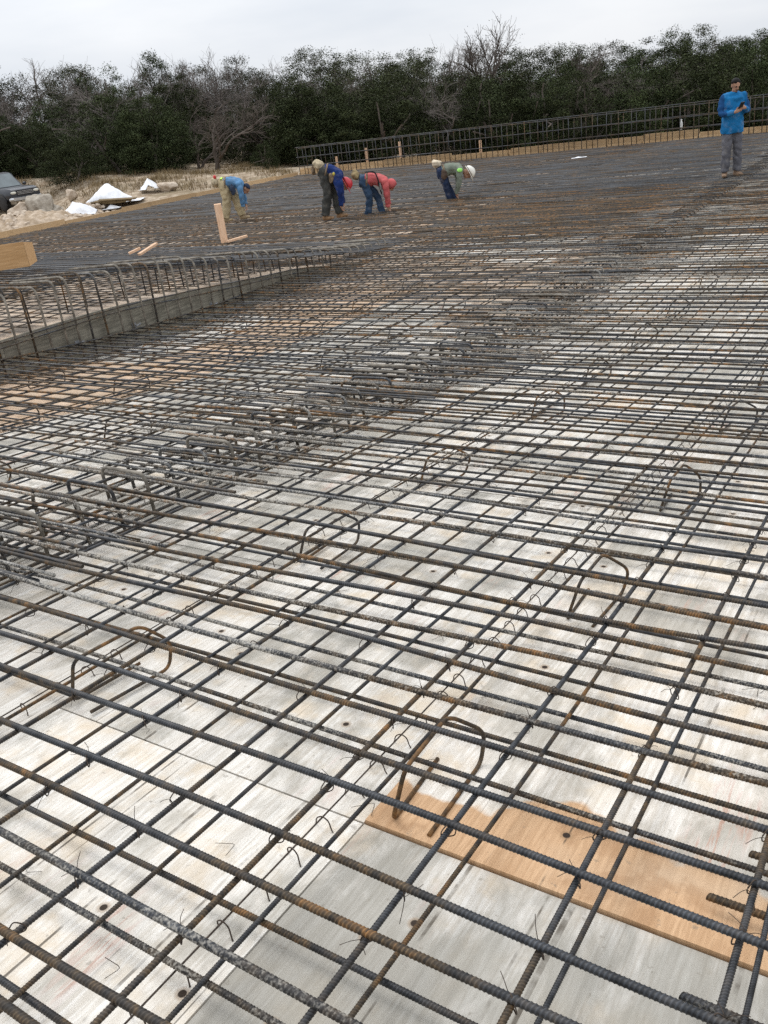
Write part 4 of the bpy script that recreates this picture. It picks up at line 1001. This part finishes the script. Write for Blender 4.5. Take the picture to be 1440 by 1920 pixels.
pane('windscreen', [(1.0, -.72, 1.17), (1.0, .72, 1.17), (.31, .64, 1.815), (.31, -.64, 1.815)], GLASS, cab)
for s in (-1, 1):
    for xa, xb in ((-.05, .62), (-1.15, -.15), (-2.2, -1.25)):
        top_in = .05 if xb > .5 else 0
        q = [(xa, s * .865, 1.18), (xb, s * .865, 1.18), (xb - (.40 if xb > .5 else .03), s * .79, 1.80), (xa, s * .79, 1.80)]
        pane('side_window', q if s < 0 else q[::-1], GLASS, cab, .02)
    for x in (1.55, -1.60):
        w = empty('wheel', (x, s * .80, .38)); w.parent = truck
        a = np.linspace(0, 2 * math.pi, 33)[:-1]
        prof_t = [(.24, -.11), (.35, -.13), (.385, -.10), (.39, 0), (.385, .10), (.35, .13), (.24, .11)]
        vv = [(r * math.cos(q), y_, r * math.sin(q)) for q in a for r, y_ in prof_t]; k = len(prof_t)
        Geo().add(vv, [(i * k + j, ((i + 1) % 32) * k + j, ((i + 1) % 32) * k + j + 1, i * k + j + 1) for i in range(32) for j in range(k - 1)]).build('tyre', RUBBER, w, True)
        g = Geo(); vv = [(r * math.cos(q), s * y_, r * math.sin(q)) for q in a for r, y_ in ((.245, .10), (.225, .075), (.10, .10), (.0, .105))]; g.add(vv, [(i * 4 + j, ((i + 1) % 32) * 4 + j, ((i + 1) % 32) * 4 + j + 1, i * 4 + j + 1) for i in range(32) for j in range(3)]); g.build('rim', RIM, w, False)
        g = Geo(); P = [(x + .47 * math.cos(q), s * .965, .40 + .47 * math.sin(q)) for q in np.linspace(0, math.pi, 15)]; g.tube(P, .035, 6); g.build('wheel_arch', GRILLE, truck, True)
        v, f = ell((x, s * .93, .42), (.44, .05, .44), 20, 8); g = Geo(); g.add(v, f); g.build('wheel_well', GRILLE, truck, True)
    v, f = ell((2.405, s * .68, .86), (.05, .19, .075), 12, 7); obj('headlight', mesh_from('headlight', v, f, True), LAMP, truck)
    g = Geo(); v, f = ell((.80, s * 1.08, 1.22), (.07, .12, .09), 10, 7); g.add(v, f); g.build('mirror', PAINT, truck, True)
    Geo().box((.2, s * .985 - .008, .95), (.32, s * .985 + .008, .98)).build('door_handle', CHROME, truck)
Geo().box((2.40, -.48, .70), (2.445, .48, .95)).build('grille', GRILLE, truck)
for z in (.76, .825, .89): Geo().box((2.44, -.47, z), (2.46, .47, z + .02)).build('grille_bar', CHROME, truck)
v, f = loft([(2.30, ring(.94, .42, .64, .05)), (2.48, ring(.92, .44, .63, .05)), (2.54, ring(.84, .47, .60, .04))]); obj('bumper', mesh_from('bumper', v, f), CHROME, truck)

# ------------------------------------------------------------------ trees
def leaf_mat(name, a, b, c):
    t = NT(name); p = t.pos(); rnd = t.rand(); n = t.noise(p, 1.1, 2); n2 = t.noise(p, 7, 2)
    col = t.mix(t.ss(n, .35, .65), a, b); col = t.mix(t.ss(n2, .5, .7, 0, .6), col, c)
    h = t.n('ShaderNodeHueSaturation'); t.set(h.inputs['Color'], col); t.set(h.inputs['Value'], t.math('ADD', .65, t.math('MULTIPLY', rnd, .7))); t.set(h.inputs['Hue'], t.math('ADD', .485, t.math('MULTIPLY', rnd, .03)))
    return t.base(h.outputs[0], .8, .15)
CEDAR = leaf_mat('cedar_foliage', (0.042, 0.056, 0.023), (0.066, 0.082, 0.034), (0.088, 0.098, 0.042))
OAK = leaf_mat('live_oak_foliage', (0.050, 0.058, 0.028), (0.084, 0.090, 0.044), (0.112, 0.108, 0.056))
BARK = simple('grey_brown_bark', (0.120, 0.100, 0.086), .95, .3, 6, .1, bump=0)
BARK_PALE = simple('pale_dead_bark', (0.155, 0.135, 0.122), .95, .3, 6, .1, bump=0)
def leaf_crown(seed, n_clump, per, shape, size, centers=None):
    r = np.random.default_rng(seed); V = []; cs = list(centers) if centers is not None else []; NC = []
    while len(cs) < n_clump:
        q = r.uniform(-1, 1, 3); q[2] = r.uniform(0, 1); R_ = shape(q[2], math.atan2(q[1], q[0]), seed)
        d = math.hypot(q[0], q[1])
        if d < R_ and (d > R_ * .45 or r.random() < .25): cs.append((q[0], q[1], q[2]))
    for c in cs:
        s = r.uniform(.07, .14); m = int(per * r.uniform(.6, 1.3))
        d = r.normal(size=(m, 3)); d /= np.linalg.norm(d, axis=1)[:, None]; P = np.array(c) + d * s * r.uniform(.3, 1., (m, 1)) * np.array([1, 1, .55])
        for p_, d_ in zip(P, d): V.append(p_); NC.append(d_ * .8 + V3(c[0], c[1], .25) * .9)
    V = np.array(V); n = len(V); NC = np.array(NC); a = r.normal(size=(n, 3)); a /= np.linalg.norm(a, axis=1)[:, None]; b = np.cross(a, r.normal(size=(n, 3))); b /= np.linalg.norm(b, axis=1)[:, None]
    sz = size * r.uniform(.5, 1.3, (n, 1)); a[:, 2] = a[:, 2] * .6 + .25
    verts = np.stack([V - b * sz * .4, V + b * sz * .4, V + a * sz * 1.3], 1).reshape(-1, 3)
    me = mesh_from('crown', verts, np.arange(n * 3).reshape(-1, 3), True)
    NC /= np.linalg.norm(NC, axis=1)[:, None]; me.normals_split_custom_set_from_vertices(np.repeat(NC, 3, 0).tolist())
    return me, np.array(cs)
def branches(seed, levels, spread, up, thick=.035, split=(3, 4), length=.34, limbs=None):
    r = np.random.default_rng(seed); g = Geo(); tw = []
    def grow(p, d, l, th, lev):
        n = 4; P = [p]; q = p.copy(); dd = d.copy()
        for k in range(n): dd = dd + r.normal(0, .17, 3); dd[2] += up * .06; dd /= np.linalg.norm(dd); q = q + dd * l / n; P.append(q.copy())
        rr = np.linspace(th, th * .62, n + 1)
        if lev <= 2: v, f = tube(P, rr, 5 if lev < 2 else 4, False); g.add(v, f.tolist())
        else:
            v, f = tube(P, rr, 3, False); tw.append((v, f))
        if lev >= levels: return
        for k in range(r.integers(*split) + (1 if lev > 1 else 0)):
            t_ = r.uniform(.35, 1.0); i = min(n - 1, int(t_ * n)); b = P[i] + (P[i + 1] - P[i]) * (t_ * n - i)
            ax = r.normal(size=3); ax -= dd * (ax @ dd); ax /= np.linalg.norm(ax); nd = dd * (1 - spread * .5) + ax * spread * r.uniform(.7, 1.2); nd[2] += up * .25; nd /= np.linalg.norm(nd)
            grow(b, nd, l * r.uniform(.55, .85), th * .55, lev + 1)
    for k in range(limbs or r.integers(1, 4)):
        d = V3(r.normal(0, .22), r.normal(0, .22), 1); grow(V3(r.normal(0, .03), r.normal(0, .03), 0), d / np.linalg.norm(d), length, thick, 0)
    trunk = g.mesh('trunk'); gt = Geo()
    if tw:
        nv = 0; VV = []; FF = []
        for v, f in tw: VV.append(v); FF.append(f + nv); nv += len(v)
        twm = mesh_from('twigs', np.concatenate(VV), np.concatenate(FF))
    else: twm = None
    return trunk, twm
cone = lambda z, a, s: (.16 + .30 * math.sin(min(1, z * 1.5 + .22) * math.pi * .62)) * (1 - .78 * z ** 2.2) * 1.12 * (1 + .22 * math.sin(3 * a + s * 1.7) + .15 * math.sin(5 * a + s + 7 * z)) if z > .02 else .2
dome = lambda z, a, s: (.46 * math.sqrt(max(0, 1 - ((z - .56) / .46) ** 2)) * (1 + .25 * math.sin(2 * a + s) + .15 * math.sin(5 * a + 2 * s + 9 * z))) if z > .14 else 0
CED = [leaf_crown(10 + k, 250, 170, cone, .0125)[0] for k in range(5)]; CED_T = [branches(40 + k, 1, .9, .0, .022, (4, 6), .62, 1)[0] for k in range(3)]
OAKS = [leaf_crown(60 + k, 210, 150, dome, .0115)[0] for k in range(4)]; OAK_T = [branches(80 + k, 2, .75, .3, .026, (2, 4), .36, 2)[0] for k in range(3)]
def unit(pair):
    zs = max(max(v.co.z for v in m.vertices) for m in pair if m)
    for m in pair:
        a = np.zeros(len(m.vertices) * 3, np.float32); m.vertices.foreach_get('co', a); m.vertices.foreach_set('co', a / zs); m.update()
    return pair
TALL = unit(branches(131, 5, .62, .55, .020, (3, 4), .26, 2))
BARE = [unit(branches(100 + k, 5, .66, .5, .0145, (2, 4), .30, None)) for k in range(6)]
tv = np.array([v.co[:] for v in TALL[1].vertices]); tv = tv[tv[:, 2] > .5]
SPARSE = leaf_crown(200, 130, 22, dome, .008, tv[rng.integers(0, len(tv), 130)])[0]
for me in CED: me.materials.append(CEDAR)
for me in OAKS + [SPARSE]: me.materials.append(OAK)
for me in CED_T + OAK_T: me.materials.append(BARK)
for k, (a, b) in enumerate(BARE):
    a.materials.append(BARK if k % 2 else BARK_PALE); b.materials.append(BARK if k % 2 else BARK_PALE)
SKYL = [(-80, 122), (0, 122), (45, 118), (100, 124), (150, 120), (200, 110), (240, 112), (300, 120), (360, 108), (420, 112), (480, 110), (540, 94), (590, 110), (640, 96), (700, 96), (740, 90), (800, 96), (860, 108), (900, 116), (960, 104), (1010, 82), (1080, 72), (1130, 88), (1190, 70), (1250, 62), (1300, 50), (1360, 62), (1410, 58), (1440, 54), (1540, 40)]
sx, sy = zip(*SKYL); TREES = []
def place_tree(kind, px, dep, top_y, label, grp, wid=1.0):
    g = ground_at(px, dep); d = ray(px, top_y); tz = CAM_Z + d[2] * dep / (d @ fwd); h = max(1.6, tz - g[2]); rz = rn(0, 6.28); i = int(rng.integers(0, 60))
    o = empty({'c': 'cedar_tree', 'o': 'oak_tree', 'b': 'bare_tree', 's': 'oak_tree'}[kind], g, rz); tag(o, label, 'tree', grp)
    w = h * wid
    sc = (w, w, h)
    if kind == 'c': obj('trunk', CED_T[i % 3], None, o, scale=sc); obj('crown', CED[i % 5], None, o, scale=sc)
    elif kind == 'o': obj('trunk', OAK_T[i % 3], None, o, scale=sc); obj('crown', OAKS[i % 4], None, o, scale=sc)
    elif kind == 's': obj('trunk', TALL[0], BARK, o, scale=sc); obj('twigs', TALL[1], BARK, o, scale=sc); obj('crown', SPARSE, None, o, scale=sc)
    else: k = i % 6; obj('trunk', BARE[k][0], None, o, scale=sc); obj('twigs', BARE[k][1], None, o, scale=sc)
    for ch in o.children:
        if ch.name.startswith(('twigs', 'crown')): ch['kind'] = 'stuff'
    o['_px'] = px; TREES.append(o)
    return o
def where(px):
    if px < 70: return 'behind the truck'
    if px < 200: return 'behind the boulders'
    if px < 400: return 'behind the white sheeting'
    if px < 560: return 'behind the tan trousered worker'
    if px < 760: return 'behind the two middle workers'
    if px < 920: return 'behind the white hatted worker'
    if px < 1150: return 'behind the bar curtain'
    if px < 1320: return 'left of the standing man'
    return 'behind the standing man'
rng = np.random.default_rng(23)
G = 'trees of the dark tree line'
# back row makes the skyline
def tl(kind, row, px):
    a = {'c': ('dark cedar', 'broad cedar', 'narrow cedar'), 'o': ('rounded live oak', 'olive live oak', 'spreading live oak'), 'b': ('bare grey tree', 'leafless brown tree', 'forked bare tree')}[kind]
    return a[int(rng.integers(0, 3))] + ' ' + row + ' ' + where(px)
px = -90
while px < 1560:
    t = float(np.interp(px, sx, sy)); k = rng.choice(['o', 'c', 'c', 'b'])
    place_tree(k, px, rn(70, 80), t + rn(-10, 22) - (6 if k == 'b' else 0), tl(k, 'on the skyline', px), G, rn(.75, 1.15)); px += rn(24, 46)
px = -80
while px < 1540:
    t = float(np.interp(px, sx, sy)); k = rng.choice(['c', 'o', 'b', 'b'])
    place_tree(k, px, rn(62, 70), t + rn(14, 75) if k != 'b' else t + rn(4, 60), tl(k, 'midway down the slope', px), G, rn(.75, 1.1)); px += rn(24, 42)
px = -80
while px < 1520:
    hz = 302 - .1317 * px; t = float(np.interp(px, sx, sy)); k = rng.choice(['c', 'c', 'b']) if px > 150 else 'c'
    f_ = rn(.30, .66) if k == 'c' else rn(.38, .68)
    place_tree(k, px, rn(53, 61), t + (hz - t) * f_, tl(k, 'at the front edge', px), G, rn(.9, 1.3)); px += rn(26, 46)
place_tree('s', 940, 66, 40, 'tall thin half leafless tree standing clear of the skyline', G, 1.0)
place_tree('b', 868, 67, 62, 'pale leafless tree beside the tall thin one on the skyline', G, .7)
place_tree('b', 380, 68, 92, 'feathery bare treetop above the tree line left of centre', G, .8)
place_tree('b', 445, 69, 90, 'second feathery bare treetop above the tree line left of centre', G, .8)
place_tree('c', 155, 50, 240, 'broad low cedar standing forward of the tree line behind the boulders', G, 1.3)
place_tree('c', 515, 52, 312, 'small bright green cedar bush beside the end of the bar curtain', G, 1.1)
# dry brush on the bank
br = Geo(); VV = []
for k in range(5200):
    px = rn(-40, 560); dep = rn(43, 58); p = ground_at(px, dep)
    if math.sin(p[0] * .8) + math.sin(p[1] * 1.1 + 1) < rn(-1.2, 1.0): continue
    for j in range(4):
        a = rn(0, 6.3); l = rn(.12, .38); b = p + V3(rn(-.2, .2), rn(-.2, .2), -.03); q = b + V3(math.cos(a) * l * .5, math.sin(a) * l * .5, l); s = V3(-math.sin(a), math.cos(a), 0) * .018; VV += [b - s, b + s, q]
VV = np.array(VV); tag(obj('dry_brush', mesh_from('dry_brush', VV, np.arange(len(VV)).reshape(-1, 3)), simple('dry_grass', (0.20, 0.15, 0.085), .95, .5, 3, .1, bump=0)), 'dry brown grass and brush on the bank below the trees', 'dry grass', kind='stuff')

# tell look-alikes apart by their place in the row
def number(objs, key, words):
    by = {}
    for o in objs: by.setdefault(o['label'], []).append(o)
    for lab, l in by.items():
        if len(l) > 1:
            for k, o in enumerate(sorted(l, key=key)): o['label'] = lab + ', ' + words[k]
ORD = ['first', 'second', 'third', 'fourth', 'fifth', 'sixth', 'seventh', 'eighth', 'ninth']
number(TREES, lambda o: o['_px'], [w + ' from left' for w in ORD])
for o in TREES: del o['_px']
number([o for o in bpy.data.objects if o.name.startswith('rebar_standee')], lambda o: o.location.y, [w + ' going away' for w in ORD])
number([o for o in bpy.data.objects if o.name.startswith('form_stake')], lambda o: o.location.x, [w + ' from left' for w in ORD])
number([o for o in bpy.data.objects if o.name.startswith('timber_board')], lambda o: o.location.z, [w + ' from the bottom' for w in ORD])
